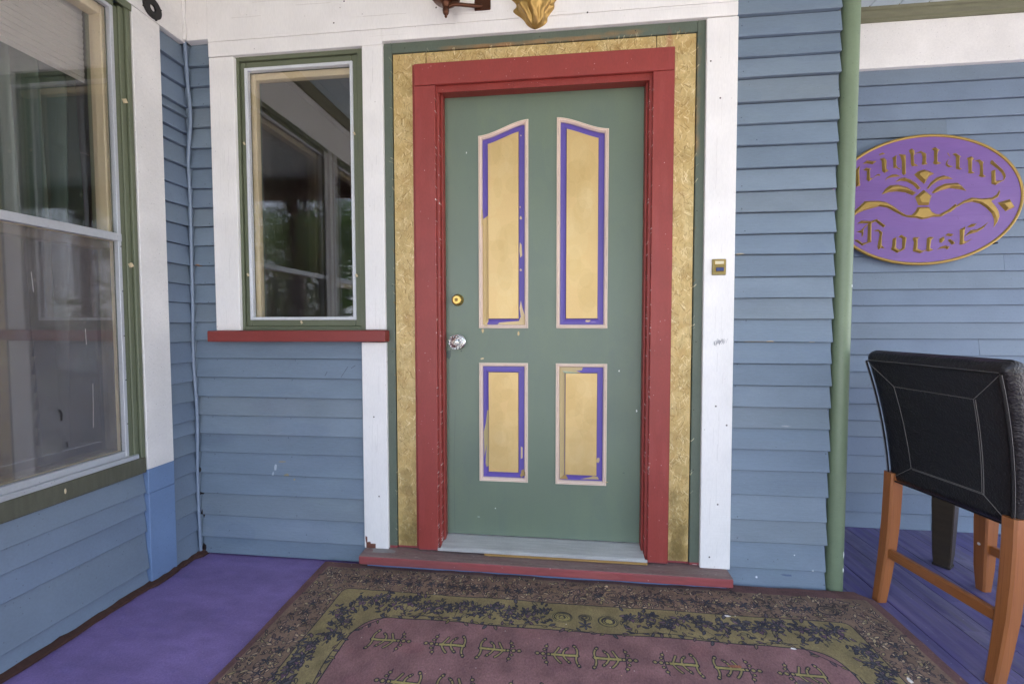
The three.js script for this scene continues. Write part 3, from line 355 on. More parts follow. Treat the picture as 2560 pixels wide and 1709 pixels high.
function sashWindow(label, z0, z1, detailed) {
  const w = thing('sash_window', label, 'window'), b = (n, m, za, zb, ya, yb, xa, xb, c = 0.002) => part(n, uvM(box(xa, xb, ya, yb, za, zb, c), true), m, w);
  b('casing', M.green, z0, z0 + 0.02, 0.5, 2.428, -1.9, -1.758, 0.003); b('casing', M.green, z0 + 0.02, z0 + 0.042, 0.5, 2.4, -1.9, -1.768, 0.003); b('casing', M.green, z0 + 0.042, z0 + 0.0605, 0.5, 2.39, -1.9, -1.773, 0.002);
  b('casing', M.green, z1 - 0.06, z1, 0.5, 2.428, -1.9, -1.76, 0.003);
  b('head', M.green, z0 + 0.0605, z1 - 0.06, 2.383, 2.429, -1.9, -1.766, 0.003); b('head', M.green, z0 + 0.0, z1, 2.4, 2.4295, -1.758, -1.75, 0.002);
  b('sill', std('#5c5c4c', 0.7, { map: grain, bumpMap: grainBump, bumpScale: 0.002 }), z0 + 0.001, z1, 0.498, 0.566, -1.9, -1.755, 0.004);
  const a = z0 + 0.0605, c = z1 - 0.061;
  b('storm_frame', M.alu, a, a + 0.014, 0.584, 2.383, -1.79, -1.7705, 0.0015); b('storm_frame', M.alu, c - 0.014, c, 0.584, 2.383, -1.79, -1.7705, 0.0015); b('storm_frame', M.alu, a + 0.014, c - 0.014, 2.37, 2.383, -1.79, -1.7705, 0.0015);
  b('storm_frame', M.alu, a - 0.03, c, 0.5665, 0.584, -1.795, -1.757, 0.0015); b('storm_frame', M.alu, a + 0.014, c - 0.014, 0.584, 0.609, -1.795, -1.773, 0.002); b('meeting_rail', M.alu, a - 0.0005, c, 1.46, 1.491, -1.795, -1.768, 0.002);
  b('pane', M.glass, a + 0.0145, c - 0.0145, 1.4915, 2.3695, -1.785, -1.782, 0.0005); b('pane', M.glass, a + 0.0145, c - 0.0145, 0.6095, 1.4595, -1.791, -1.788, 0.0005);
  b('inner_sash', M.cream, z0 + 0.03, a + 0.016, 0.57, 2.383, -1.865, -1.81, 0.003); b('inner_sash', M.cream, c - 0.03, c, 0.57, 2.383, -1.865, -1.81, 0.003); b('inner_sash', M.cream, a + 0.016, c - 0.03, 2.345, 2.383, -1.865, -1.812, 0.003); b('inner_sash', M.cream, a + 0.016, c - 0.03, 1.425, 1.466, -1.865, -1.81, 0.003); b('inner_sash', M.cream, a + 0.016, c - 0.03, 0.57, 0.62, -1.865, -1.812, 0.003);
  b('pane', M.glass, a + 0.017, c - 0.031, 0.6205, 1.4245, -1.84, -1.837, 0.0005); b('pane', M.glass, a + 0.017, c - 0.031, 1.4665, 2.3445, -1.846, -1.843, 0.0005);
  if (detailed) { b('insect_screen', M.screen, a + 0.02, c - 0.02, 0.612, 1.458, -1.803, -1.802, 0.0002); for (const y of [2.03, 1.37]) part('clip', uvM(at(smoothN(new THREE.BoxGeometry(0.008, 0.016, 0.014, 1, 2, 2).rotateX(0.5)), -1.765, y, z0 + 0.03)), M.cream, w); for (let i = 0; i < 5; i++) part('screw', at(new THREE.CylinderGeometry(0.002, 0.002, 0.003, 8).rotateZ(1.5708), -1.77, 0.72 + i * 0.18, a + 0.004), M.dark, w); part('paint_drip', uvM(at(new THREE.SphereGeometry(0.0045, 10, 8).scale(0.4, 2.2, 0.8), -1.7545, 0.535, 0.6)), M.cream, w); }
  if (detailed) {
    const dirt = ctex(1024, 1024, (g, w, h) => { const q = rng(301); g.clearRect(0, 0, w, h); const st = (a, c, lw, pts) => { g.strokeStyle = `rgba(${c},${a})`; g.lineWidth = lw; g.beginPath(); pts.forEach(([x, y], i) => (i ? g.lineTo(x * w, y * h) : g.moveTo(x * w, y * h))); g.stroke(); };
      g.fillStyle = 'rgba(196,190,186,.06)'; g.fillRect(0, 0, w, h); for (let i = 0; i < 120; i++) { g.fillStyle = `rgba(200,196,190,${0.01 + 0.03 * q()})`; g.beginPath(); g.ellipse(q() * w, q() * h, 10 + 70 * q(), 20 + 120 * q(), 0, 0, 7); g.fill(); }
      for (let i = 0; i < 34; i++) { const x = 0.63 + 0.16 * q(), y = 0.02 + 0.22 * q(); g.strokeStyle = `rgba(204,200,194,${0.06 + 0.16 * q()})`; g.lineWidth = 1 + 1.4 * q(); g.beginPath(); g.moveTo(x * w, y * h); g.quadraticCurveTo((x + 0.05 * q()) * w, (y + 0.03 * q()) * h, (x + 0.08 * q()) * w, (y + 0.05 * (q() - 0.3)) * h); g.stroke(); }
      st(0.45, '206,202,196', 3, [[0.848, 0.41], [0.85, 0.48]]); st(0.45, '206,202,196', 3, [[0.872, 0.66], [0.87, 0.76], [0.866, 0.86]]); st(0.5, '210,206,200', 3, [[0.64, 0.18], [0.645, 0.26]]);
      st(0.9, '24,22,24', 9, [[0.722, 0.75], [0.732, 0.77], [0.73, 0.8]]); st(0.9, '24,22,24', 5, [[0.748, 0.895], [0.75, 0.92]]);
      dots(g, 90, 0, w, 0, h, ['rgba(224,220,214,.4)', 'rgba(60,56,54,.4)'], 0.6, 1.6, q); });
    dirt.flipY = true;
    const g = new THREE.PlaneGeometry(0.79, 0.845).rotateY(Math.PI / 2).translate(-1.7872, 1.0345, (a + c) / 2);
    part('dust_film', g, std(0xffffff, 0.9, { map: dirt, transparent: true, side: THREE.DoubleSide }), w);
  }
  return w;
}
sashWindow('tall double hung window with green casing and aluminium storm frame at the left edge', 0.286, 1.232, true);
sashWindow('second tall window on the side wall, nearer the porch front', 1.292, 2.18, false);
{ // behind the glass
  const shade = []; for (let i = 0; i <= 60; i++) { const y = 2.09 + 0.33 * i / 60, k = (i % 4 < 2 ? i % 2 : 1 - (i % 2)); shade.push([[-1.905 + 0.012 * ((i % 4) < 2 ? (i % 4) / 2 : (4 - i % 4) / 2), y, 0.352 + 0.007 * ((i % 4) < 2 ? (i % 4) / 2 : (4 - i % 4) / 2)], [-1.905 + 0.012 * ((i % 4) < 2 ? (i % 4) / 2 : (4 - i % 4) / 2), y, 0.69]]); }
  solo('pleated_shade', loft(shade, false, false), phy({ color: '#b9b4ac', roughness: 1, transmission: 0.3, thickness: 0, side: THREE.DoubleSide }), 'raised white pleated shade inside the top of the tall left window', 'shade');
  const cur = []; for (let i = 0; i <= 160; i++) { const t = i / 160, ring = []; for (let k = 0; k <= 14; k++) { const s = k / 14, z = lerp(0.285 - 0.02 * s, 1.2, t) + 0.03 * s * Math.sin(t * 17), x = -2.04 + 0.055 * Math.sin(t * 74 - s * 1.6 + 3 * vn(t * 5, 0, 91)) * (0.7 + 0.4 * s) + 0.02 * Math.sin(t * 21 - s * 3); ring.push([x, lerp(2.4, 0.62, s), z]); } cur.push(ring); }
  solo('curtain', smoothN(loft(cur, false, false), 3), std('#4c5e52', 0.9, { side: THREE.DoubleSide, map: paint }), 'green curtain hanging in folds behind the tall left window', 'curtain');
}
// ---------- recessed wall ----------
const bw = thing('recessed_wall', 'set back blue clapboard wall at the right behind the bar stool', 'wall');
for (let i = 0; i + 1 < rowsB.length; i++) { const j = 2.0 + ((i * 37) % 23) / 10; part('clapboard', uvM(clap(1.09, j, rowsB[i], rowsB[i + 1], onBack, { th: 0.011 }), false, rr(0, 3), rr(0, 3)), M.blueT[i % 3], bw); part('clapboard', uvM(clap(j + 0.0012, 5.2, rowsB[i], rowsB[i + 1], onBack, { th: 0.0112 }), false, rr(0, 3), rr(0, 3)), M.blueT[(i + 1) % 3], bw); }
part('sheathing', uvM(box(1.0, 5.2, -0.05, 2.76, -0.78, -0.664, 0.001)), M.blueT[0], bw);
part('frieze_board', uvM(box(1.1, 5.2, 2.469, 2.703, -0.664, -0.63, 0.0015)), M.whiteT, bw);
const crownSec = (d) => [[0, 0], [0.02, 0], [0.022, 0.008], [0.016, 0.012], [0.02, 0.022], [0.032, 0.034], [0.036, 0.046], [0.044, 0.05], [0.05, 0.066], [0, 0.066]].map(([a, b]) => d(a, b));
const crownMat = std('#6f6f55', 0.6, { map: grain, bumpMap: grainBump, bumpScale: 0.002 });
part('crown_moulding', uvM(loft([1.1, 2.5, 5.2].map((x) => crownSec((a, b) => [x, 2.7005 + b, -0.64 + a])))), crownMat, bw);
part('crown_moulding', uvM(loft([-1.73, 0, 1.1].map((x) => crownSec((a, b) => [x, 2.7005 + b, 0.024 + a])))), crownMat, fw);
part('crown_moulding', uvM(loft([3.08, 1, -0.0].map((z) => crownSec((a, b) => [-1.7505 + a, 2.7005 + b, z])))), crownMat, sw);
// corner post
{ const r = 0.033, rings = []; for (let i = 0; i <= 24; i++) { const y = 0.002 + 2.755 * i / 24; rings.push(Array.from({ length: 24 }, (_, k) => { const a = -k / 24 * 6.2832; return [1.147 + Math.cos(a) * r * (1 + 0.01 * vn(k, i, 95)), y, -0.012 + Math.sin(a) * r]; })); }
  const p = thing('corner_post', 'round green painted corner post between the siding and the recessed wall', 'post'); part('shaft', uvM(smoothN(loft(rings), 0.9), true), std('#7b8c6f', 0.45, { map: paint, bumpMap: paintBump, bumpScale: 0.0006 }), p);
  for (const [y, h] of [[0.165, 0.014], [0.1, 0.009], [1.28, 0.006]]) part('paint_chip', at(new THREE.SphereGeometry(0.004, 8, 6).scale(0.6, h / 0.004, 0.5), 1.169, y, 0.0125), std('#e6eae2', 0.7), p); }
// outlines in millimetres from the middle of the sign: carved letters, then ornament
const signLetters = [[[-336,166,-313,189,-314,156,-308,85,-328,79,-333,141],[-300,197,-279,214,-232,209,-252,193,-283,199],[-298,165,-281,178,-256,170,-263,165,-260,124,-248,121,-238,131,-225,142,-211,141,-214,131,-224,135,-238,128,-266,105,-278,114,-278,160]],[[-220,239,-221,245,-204,252,-192,244],[-217,219,-197,226,-184,211,-183,167,-172,157,-193,146,-204,155,-208,209]],[[-159,221,-137,236,-137,189,-128,171,-114,166,-120,161,-137,170,-150,169,-153,213],[-128,241,-94,237,-92,226,-89,137,-100,131,-108,139,-111,202,-118,227],[-190,106,-179,124,-156,137,-135,137,-112,126,-123,125,-154,123,-173,119]],[[-80,257,-66,267,-52,256,-51,240,-54,229,-51,191,-31,177,-47,177,-61,174,-67,186,-71,238],[-52,234,-43,243,-22,253,4,238,6,192,13,184,-8,180,-16,184,-13,196,-13,224,-21,242,-37,242]],[[27,261,47,269,67,253,60,246,57,228,59,195,77,187,53,179,37,186,42,202,40,250]],[[104,241,119,216,114,219,104,232],[115,208,101,195,97,179,103,168,115,163,133,167,120,172,109,177,105,185,108,197],[127,231,143,235,169,215,162,211,163,160,176,153,162,149,144,156,146,165,144,215]],[[193,206,217,215,230,200,221,196,221,140,235,131,217,127,204,130,205,141,200,197],[229,192,254,198,275,183,271,175,274,121,287,111,269,106,252,114,258,123,258,166,249,185]],[[304,182,311,194,336,168,362,144,377,117,378,102,370,88,359,82,333,65,314,72,310,137,329,145,333,87,351,88,367,90,368,105,357,127,340,145,305,174]],[[-319,-114,-298,-98,-249,-101,-222,-91,-177,-127,-189,-137,-229,-104,-246,-113,-245,-211,-265,-217,-289,-230,-330,-199,-311,-197,-287,-216,-265,-211,-264,-121,-284,-140,-285,-171,-292,-187,-295,-163,-320,-156,-298,-149,-277,-126,-261,-113,-305,-112],[-238,-153,-212,-145,-191,-161,-194,-181,-193,-228,-178,-247,-197,-243,-208,-253,-215,-237,-206,-173,-211,-157]],[[-142,-196,-124,-188,-124,-243,-106,-255,-95,-245,-96,-195,-116,-187,-100,-176,-74,-192,-81,-251,-118,-271,-149,-252,-143,-233]],[[-47,-196,-37,-190,-10,-192,-20,-198,-20,-249,1,-261,21,-257,22,-197,36,-189,55,-194,44,-207,40,-246,55,-258,34,-267,16,-261,-7,-275,-43,-264,-39,-215]],[[82,-200,104,-189,107,-208,93,-223,82,-221],[109,-183,123,-173,149,-180,136,-190,115,-187],[121,-209,133,-203,154,-219,155,-228,141,-234],[71,-260,88,-243,111,-236,133,-243,121,-257,108,-251,85,-252]],[[175,-156,202,-141,197,-191,198,-212,209,-218,238,-203,219,-218,202,-229,188,-235,177,-233,178,-202],[209,-145,228,-129,255,-127,242,-142,225,-146],[201,-193,211,-178,226,-161,257,-156,280,-143,309,-119,284,-153,257,-171,219,-182]]];
const signOrnament = [["palmette_tip",[[-50,132,-32,148,-3,157,24,147,44,134,21,121,0,82,-22,102]]],["palmette_leaf",[[-203,35,-185,64,-162,82,-123,83,-79,68,-37,40,-54,26,-90,42,-131,49,-168,46]]],["palmette_leaf",[[-139,98,-120,114,-95,120,-65,108,-35,86,-15,61,-30,54,-54,80,-84,98,-114,103]]],["palmette_leaf",[[12,59,30,90,58,114,92,123,116,115,135,103,101,104,65,97,35,75,20,55]]],["palmette_leaf",[[36,37,60,64,98,81,157,83,178,66,200,40,164,50,118,57,76,46,48,33]]],["palmette_base",[[-42,17,-1,53,37,21,25,-27,-25,-26]]],["scroll",[[-28,-35,27,-36,41,-61,61,-73,80,-74,114,-55,155,-21,155,-33,188,-9,227,6,277,-1,319,3,340,18,353,42,355,25,347,5,317,-15,339,-43,353,-68,358,-94,350,-122,332,-150,334,-128,332,-105,321,-78,293,-48,264,-26,228,-16,193,-21,158,-40,130,-65,118,-68,85,-88,42,-88,23,-94,-6,-99,-35,-91,-66,-88,-94,-81,-128,-61,-174,-34,-213,-26,-289,-46,-321,-62,-344,-85,-369,-114,-370,-96,-345,-62,-331,-45,-284,3,-250,4,-214,3,-181,-4,-144,-26,-110,-55,-78,-75,-55,-75,-38,-59]]],["diamond",[[346,-24,401,-8,425,-48,384,-69]]]];
{ // ---------- oval sign ----------
  const sg = thing('oval_sign', 'oval purple wooden sign with carved gold blackletter words and palmette', 'sign', null, [1.868, 1.768, -0.63]);
  const A = 0.462, Bq = 0.333, tilt = 0.02, ell = (k, n = 72) => Array.from({ length: n }, (_, i) => { const a = i / n * 6.28319, x = Math.cos(a) * (A - k), y = Math.sin(a) * (Bq - k); return [x * Math.cos(tilt) - y * Math.sin(tilt), x * Math.sin(tilt) + y * Math.cos(tilt)]; });
  const face = new THREE.ExtrudeGeometry(new THREE.Shape(ell(0.006).map((p) => new THREE.Vector2(...p))), { depth: 0.03, bevelEnabled: false }); face.translate(0, 0, 0.0);
  const pur = ctex(1024, 760, (g, w, h) => { const q = rng(41); g.fillStyle = '#6f4c90'; g.fillRect(0, 0, w, h); for (let i = 0; i < 120; i++) { g.fillStyle = `rgba(${q() < 0.5 ? '104,72,140' : '142,104,164'},.08)`; g.beginPath(); g.ellipse(q() * w, q() * h, 40 + 90 * q(), 8 + 22 * q(), 0, 0, 7); g.fill(); } g.strokeStyle = 'rgba(80,50,110,.5)'; g.lineWidth = 1; for (const y of [0.24, 0.62, 0.42, 0.8]) { g.beginPath(); g.moveTo(w * 0.1 * q(), h * y); for (let i = 1; i < 12; i++) g.lineTo(w * (0.1 + i * 0.08), h * y + 3 * (q() - 0.5)); g.stroke(); } dots(g, 30, 0, w, 0, h, ['#3a2850'], 0.8, 2, q); }, (x, y) => 0.96 + 0.04 * vn(x / 30, y / 4, 42));
  part('board', uvP(face, -0.48, -0.35, 0.96, 0.7), std(0xffffff, 0.4, { map: pur, bumpMap: rep(grainBump, 1, 1), bumpScale: 0.0005 }), sg);
  const rimC = new THREE.CatmullRomCurve3(ell(0.004, 60).map(([x, y]) => new THREE.Vector3(x, y, 0.027)), true);
  part('rim', uvM(new THREE.TubeGeometry(rimC, 140, 0.0085, 8, true)), M.gild, sg);
  // chiselled relief: every stroke rises from its outline to a ridge
  const ridge = (polys, top, step = 1.6, slope = 1.15) => {
    const P = [], U = [], seg = (px, py, ax, ay, bx2, by2) => { const dx = bx2 - ax, dy = by2 - ay, t = clamp(((px - ax) * dx + (py - ay) * dy) / (dx * dx + dy * dy + 1e-9)); return Math.hypot(px - ax - t * dx, py - ay - t * dy); };
    for (const a of polys) {
      let x0 = 1e9, x1 = -1e9, y0 = 1e9, y1 = -1e9; for (let i = 0; i < a.length; i += 2) { x0 = Math.min(x0, a[i]); x1 = Math.max(x1, a[i]); y0 = Math.min(y0, a[i + 1]); y1 = Math.max(y1, a[i + 1]); }
      const nx = Math.ceil((x1 - x0) / step) + 2, ny = Math.ceil((y1 - y0) / step) + 2, H = [];
      for (let j = 0; j <= ny; j++) for (let i = 0; i <= nx; i++) { const px = x0 - step + i * step, py = y0 - step + j * step; let ins = false, d = 1e9; for (let k = 0, m = a.length - 2; k < a.length; m = k, k += 2) { if ((a[k + 1] > py) !== (a[m + 1] > py) && px < (a[m] - a[k]) * (py - a[k + 1]) / (a[m + 1] - a[k + 1]) + a[k]) ins = !ins; d = Math.min(d, seg(px, py, a[k], a[k + 1], a[m], a[m + 1])); } H.push(ins ? Math.min(top, d * slope) + 0.25 * (vn(px / 3, py / 3, 47) - 0.5) : -Math.min(1.2, d * slope)); }
      const v = (i, j) => [(x0 - step + i * step) / 1000, (y0 - step + j * step) / 1000, 0.0302 + H[j * (nx + 1) + i] / 1000];
      for (let j = 0; j < ny; j++) for (let i = 0; i < nx; i++) { const q = [v(i, j), v(i + 1, j), v(i + 1, j + 1), v(i, j + 1)]; if (q.every((p) => p[2] < 0.0302)) continue; P.push(...q[0], ...q[1], ...q[2], ...q[0], ...q[2], ...q[3]); }
    }
    return geo(P);
  };
  for (const l of signLetters) part('letter', uvM(ridge(l, 9)), M.gild, sg);
  for (const [n, l] of signOrnament) part(n === 'palmette_tip' || n === 'palmette_base' ? 'palmette' : n === 'palmette_leaf' ? 'leaf' : n, uvM(ridge(l, n === 'scroll' ? 8 : 12, 1.8, 1)), M.gild, sg);
  for (const x of [0.47, -0.3]) part('hanger_nail', at(new THREE.CylinderGeometry(0.004, 0.004, 0.04, 8).rotateX(1.57), x * 0.78, x > 0 ? -0.225 : -0.26, -0.005), M.dark, sg);
}
// ---------- floor ----------
const fl = setting('porch_floor');
const purpleA = ctex(1536, 1536, (g, w, h) => { // worn purple deck paint over blue, 1.5 m of floor
  const q = rng(51); g.fillStyle = '#8a74a8'; g.fillRect(0, 0, w, h);
  for (let i = 0; i < 900; i++) { g.fillStyle = `rgba(${['96,90,164', '140,104,168', '116,92,160', '92,80,146'][i % 4]},${0.03 + 0.06 * q()})`; g.beginPath(); g.ellipse(q() * w, q() * h, 8 + 70 * q() * q(), 3 + 20 * q() * q(), -0.6 + 0.3 * q(), 0, 7); g.fill(); }
  for (let i = 0; i < 2600; i++) { const x = q() * w, y = q() * h, l = 10 + 50 * q(); g.strokeStyle = `rgba(${q() < 0.5 ? '170,150,200' : '84,70,132'},${0.06 + 0.14 * q()})`; g.lineWidth = 0.6 + q(); g.beginPath(); g.moveTo(x, y); g.lineTo(x + l, y - l * 0.4 * q()); g.stroke(); }
  dots(g, 160, 0, w, 0, h, ['rgba(200,196,214,.7)', 'rgba(160,150,190,.6)', 'rgba(40,32,60,.6)'], 0.6, 1.8, q); for (let i = 0; i < 16; i++) blot(g, q() * w, q() * h, 2 + 5 * q(), 1 + 2 * q(), 'rgba(176,170,200,.7)', q);
}, (x, y) => 0.86 + 0.1 * vn(x / 170, y / 90, 52) + 0.1 * vn(x / 60, y / 26, 54) + 0.06 * (vn(x / 3, y / 3, 53) - 0.5) * 2);
const plankTex = [61, 62, 63].map((sd) => ctex(256, 1024, (g, w, h) => { const q = rng(sd); g.fillStyle = ['#776f94', '#7d7792', '#716a95'][sd - 61]; g.fillRect(0, 0, w, h); for (let i = 0; i < 260; i++) { g.fillStyle = `rgba(${['112,106,116', '70,58,132', '98,90,140', '58,50,96'][i % 4]},${0.06 + 0.1 * q()})`; g.beginPath(); g.ellipse(q() * w, q() * h, 6 + 22 * q(), 30 + 120 * q(), 0, 0, 7); g.fill(); } for (let i = 0; i < 260; i++) { const x = q() * w, y = q() * h; g.strokeStyle = `rgba(${q() < 0.5 ? '134,126,158' : '48,40,80'},${0.08 + 0.14 * q()})`; g.lineWidth = 0.7; g.beginPath(); g.moveTo(x, y); g.lineTo(x + 4 * (q() - 0.5), y + 20 + 90 * q()); g.stroke(); } dots(g, 16, 0, w, 0, h, ['rgba(226,226,232,.8)', 'rgba(40,36,54,.7)'], 0.8, 2, q); }, (x, y) => 0.92 + 0.12 * vn(x / 40, y / 120, sd)));
part('deck_sheet', uvP(lean(new THREE.PlaneGeometry(2.75, 3.3, 60, 60).rotateX(-Math.PI / 2).translate(-0.42, 0, 1.44), (x, y, z) => [x, 0.0002 * vn(x * 6, z * 6, 55), z]), -1.79, 0, 1.5, 1.5, 0, 2), std(0xffffff, 0.48, { map: purpleA, bumpMap: rep(paintBump, 4, 4), bumpScale: 0.0006 }), fl);
{ const seams = [0.94, 1.06, 1.2, 1.32, 1.467, 1.563, 1.713, 1.861, 2.015]; while (seams[seams.length - 1] < 5.1) seams.push(seams[seams.length - 1] + 0.148);
  const pm = plankTex.map((t) => std(0xffffff, 0.55, { map: t, bumpMap: rep(grainBump, 1, 1), bumpScale: 0.0012 }));
  for (let i = 0; i + 1 < seams.length; i++) { const g = box(seams[i] + 0.0013, seams[i + 1] - 0.0013, -0.03, -0.0006 + 0.0012 * R(), -0.78, 3.08, 0.0015); part('floor_board', uvP(g, seams[i], -0.9 + R(), 0.16, 1.1, 0, 2), pm[i % 3], fl); }
  part('joist_bed', uvM(box(-1.9, 5.2, -0.5, -0.032, -0.8, 3.07, 0.004)), M.maroon, fl);
}
{ // ---------- rug ----------
  const RX = -1.095, RZ = 0.048, RW = 2.345, RD = 1.72, S = 2048 / RW;
  const tex = ctex(2048, Math.round(RD * S), (g, w, h) => {
    const q = rng(101), X = (x) => (x - RX) * S, Y = (z) => (z - RZ) * S, INK = '#26242c', U = (a, b) => a + (b - a) * q();
    g.lineJoin = g.lineCap = 'round'; g.fillStyle = '#5e4340'; g.fillRect(0, 0, w, h);
    const rrect = (m, r) => { const a = m * S, k = r * S; g.beginPath(); g.moveTo(a + k, a); g.lineTo(w - a - k, a); g.quadraticCurveTo(w - a, a, w - a, a + k); g.lineTo(w - a, h - a - k); g.quadraticCurveTo(w - a, h - a, w - a - k, h - a); g.lineTo(a + k, h - a); g.quadraticCurveTo(a, h - a, a, h - a - k); g.lineTo(a, a + k); g.quadraticCurveTo(a, a, a + k, a); g.closePath(); };
    rrect(0.034, 0.01); g.fillStyle = '#6f5a4b'; g.fill();
    // outer border: a dense tangle of pale leaves and curls
    const leaf = (x, y, l, a, fill, lw = 1.3) => { g.save(); g.translate(x, y); g.rotate(a); g.beginPath(); g.moveTo(0, 0); g.quadraticCurveTo(l * 0.4, -l * 0.42, l, 0); g.quadraticCurveTo(l * 0.45, l * 0.36, 0, 0); g.fillStyle = fill; g.fill(); g.strokeStyle = INK; g.lineWidth = lw; g.stroke(); g.restore(); };
    const flower = (x, y, r, cols, n = 6) => { const a0 = U(0, 6); for (let i = 0; i < n; i++) leaf(x + Math.cos(a0 + i / n * 6.28) * r * 0.22, y + Math.sin(a0 + i / n * 6.28) * r * 0.22, r * U(0.75, 1.05), a0 + i / n * 6.28, cols[Math.floor(q() * cols.length)], 1.5); g.beginPath(); g.arc(x, y, r * 0.28, 0, 7); g.fillStyle = cols[0]; g.fill(); g.strokeStyle = INK; g.lineWidth = 1.4; g.stroke(); };
    const rose = (x, y, r, fill) => { g.beginPath(); g.ellipse(x, y, r * 1.25, r, 0, 0, 7); g.fillStyle = fill; g.fill(); g.strokeStyle = INK; g.lineWidth = 1.5; g.stroke(); for (let k = 0; k < 12; k++) { const rad = r * U(0.2, 0.95); g.beginPath(); g.ellipse(x + U(-2, 2), y + U(-2, 2), rad * 1.25, rad, 0, U(0, 6), U(0, 6) + 2); g.stroke(); } };
    const inBand = (m0, m1) => { // a random point in the frame-shaped band between two margins
      for (;;) { const x = U(m0, RW - m0), y = U(m0, RD - m0), d = Math.min(x, RW - x, y, RD - y); if (d < m1) return [x * S, y * S, d]; } };
    const bc = ['#8a7460', '#9a846a', '#64503f', '#8a7a56', '#50403a', '#9a8868', '#7a6254'];
    for (let i = 0; i < 4200; i++) { const [x, y] = inBand(0.042, 0.188); leaf(x, y, U(9, 26), U(0, 6.28), bc[i % bc.length], U(1.0, 2.2)); }
    for (let i = 0; i < 900; i++) { const [x, y] = inBand(0.045, 0.185); g.strokeStyle = ['#2c2528', '#8f7a58', '#3a3030'][i % 3]; g.lineWidth = U(0.8, 1.8); g.beginPath(); g.arc(x, y, U(3, 11), U(0, 6), U(6, 9)); g.stroke(); }
    const dk = ['#3a3a40', '#33333a', '#4a4746', '#5a4a48'];
    for (const m of [0.125]) { for (let x = 0.26; x < RW - 0.2; x += 0.047) if (Math.abs(x - RW / 2 + 0.08) > 0.12) flower(x * S, (m + 0.006 * Math.sin(x * 30)) * S, U(13, 20), dk, 6); for (let y = 0.3; y < RD - 0.25; y += 0.05) for (const x of [m, RW - m]) flower((x + U(-0.02, 0.02)) * S, y * S, U(10, 18), dk, 5); }
    for (const [x, y, r] of [[0.2, 0.115, 19], [1.07, 0.11, 24], [1.3, 0.115, 24], [2.12, 0.12, 26]]) rose(x * S, y * S, r, '#7c6650');
    // olive border
    rrect(0.19, 0.03); g.fillStyle = '#786b4a'; g.fill(); g.strokeStyle = INK; g.lineWidth = 3; g.stroke();
    for (let i = 0; i < 260; i++) { const [x, y] = inBand(0.195, 0.35); g.fillStyle = `rgba(${q() < 0.5 ? '148,134,84' : '104,94,56'},.12)`; g.beginPath(); g.ellipse(x, y, U(8, 26), U(6, 20), 0, 0, 7); g.fill(); }
    const fc = ['#3d3c42', '#4d494e', '#67535a', '#37373d', '#756a4c', '#5a4c52'];
    const along = (fn) => { for (let x = 0.30; x < RW - 0.24; x += 0.066) { if (Math.abs(x - 1.18) < 0.13) continue; fn(x * S, U(0.225, 0.26) * S); for (let i = 0; i < 5; i++) leaf((x + U(-0.03, 0.03)) * S, U(0.28, 0.335) * S, U(12, 24), U(0, 6.28), fc[i], 1.8); } for (let y = 0.33; y < RD - 0.3; y += 0.06) for (const s of [0, 1]) fn((s ? RW - U(0.225, 0.3) : U(0.225, 0.3)) * S, y * S); };
    along((x, y) => { for (let i = 0; i < 13; i++) leaf(x + U(-34, 34), y + U(-34, 44), U(13, 30), U(0, 6.28), fc[i % 6], 1.9); g.strokeStyle = INK; g.lineWidth = 1.6; g.beginPath(); g.moveTo(x, y); g.bezierCurveTo(x + U(-20, 20), y + 20, x + U(-30, 30), y + 30, x + U(-30, 30), y + 60); g.stroke(); flower(x, y, U(19, 27), fc, 7); flower(x + U(-30, -18), y + U(6, 22), U(11, 15), fc, 5); flower(x + U(18, 30), y + U(-20, 16), U(10, 14), fc, 5); if (q() < 0.5) { g.beginPath(); const a = x + U(-8, 8), b = y + U(18, 30); g.moveTo(a - 10, b - 8); g.lineTo(a + 10, b - 8); g.lineTo(a, b + 9); g.closePath(); g.fillStyle = '#5a4350'; g.fill(); g.lineWidth = 1.2; g.stroke(); } });
    for (const [x, y] of [[1.1, 0.27], [1.27, 0.275]]) { rose(x * S, y * S, 26, '#85794c'); } rose(1.185 * S, 0.265 * S, 17, '#7a6e48'); flower(1.185 * S, 0.305 * S, 20, fc, 6);
    // field
    const F = 0.345; g.beginPath(); const fX0 = F * S, fX1 = w - (F - 0.02) * S, fY0 = F * S, fY1 = h - F * S, k = 0.11 * S;
    g.moveTo(fX0 + k, fY0); g.lineTo(fX1 - k, fY0); g.quadraticCurveTo(fX1 - 0.01 * S, fY0, fX1, fY0 + k); g.lineTo(fX1, fY1 - k); g.quadraticCurveTo(fX1, fY1, fX1 - k, fY1); g.lineTo(fX0 + k, fY1); g.quadraticCurveTo(fX0, fY1, fX0, fY1 - k); g.lineTo(fX0, fY0 + k); g.quadraticCurveTo(fX0 + 0.02 * S, fY0 + 0.01 * S, fX0 + k, fY0); g.closePath();
    g.fillStyle = '#785857'; g.fill(); g.strokeStyle = INK; g.lineWidth = 3.4; g.stroke(); g.save(); g.clip();
    for (let i = 0; i < 520; i++) { g.fillStyle = `rgba(${['126,88,92', '96,66,76', '112,86,94', '122,70,72'][i % 4]},${U(0.04, 0.1)})`; g.beginPath(); g.ellipse(U(0, w), U(0, h), U(10, 50), U(8, 40), 0, 0, 7); g.fill(); } g.restore();
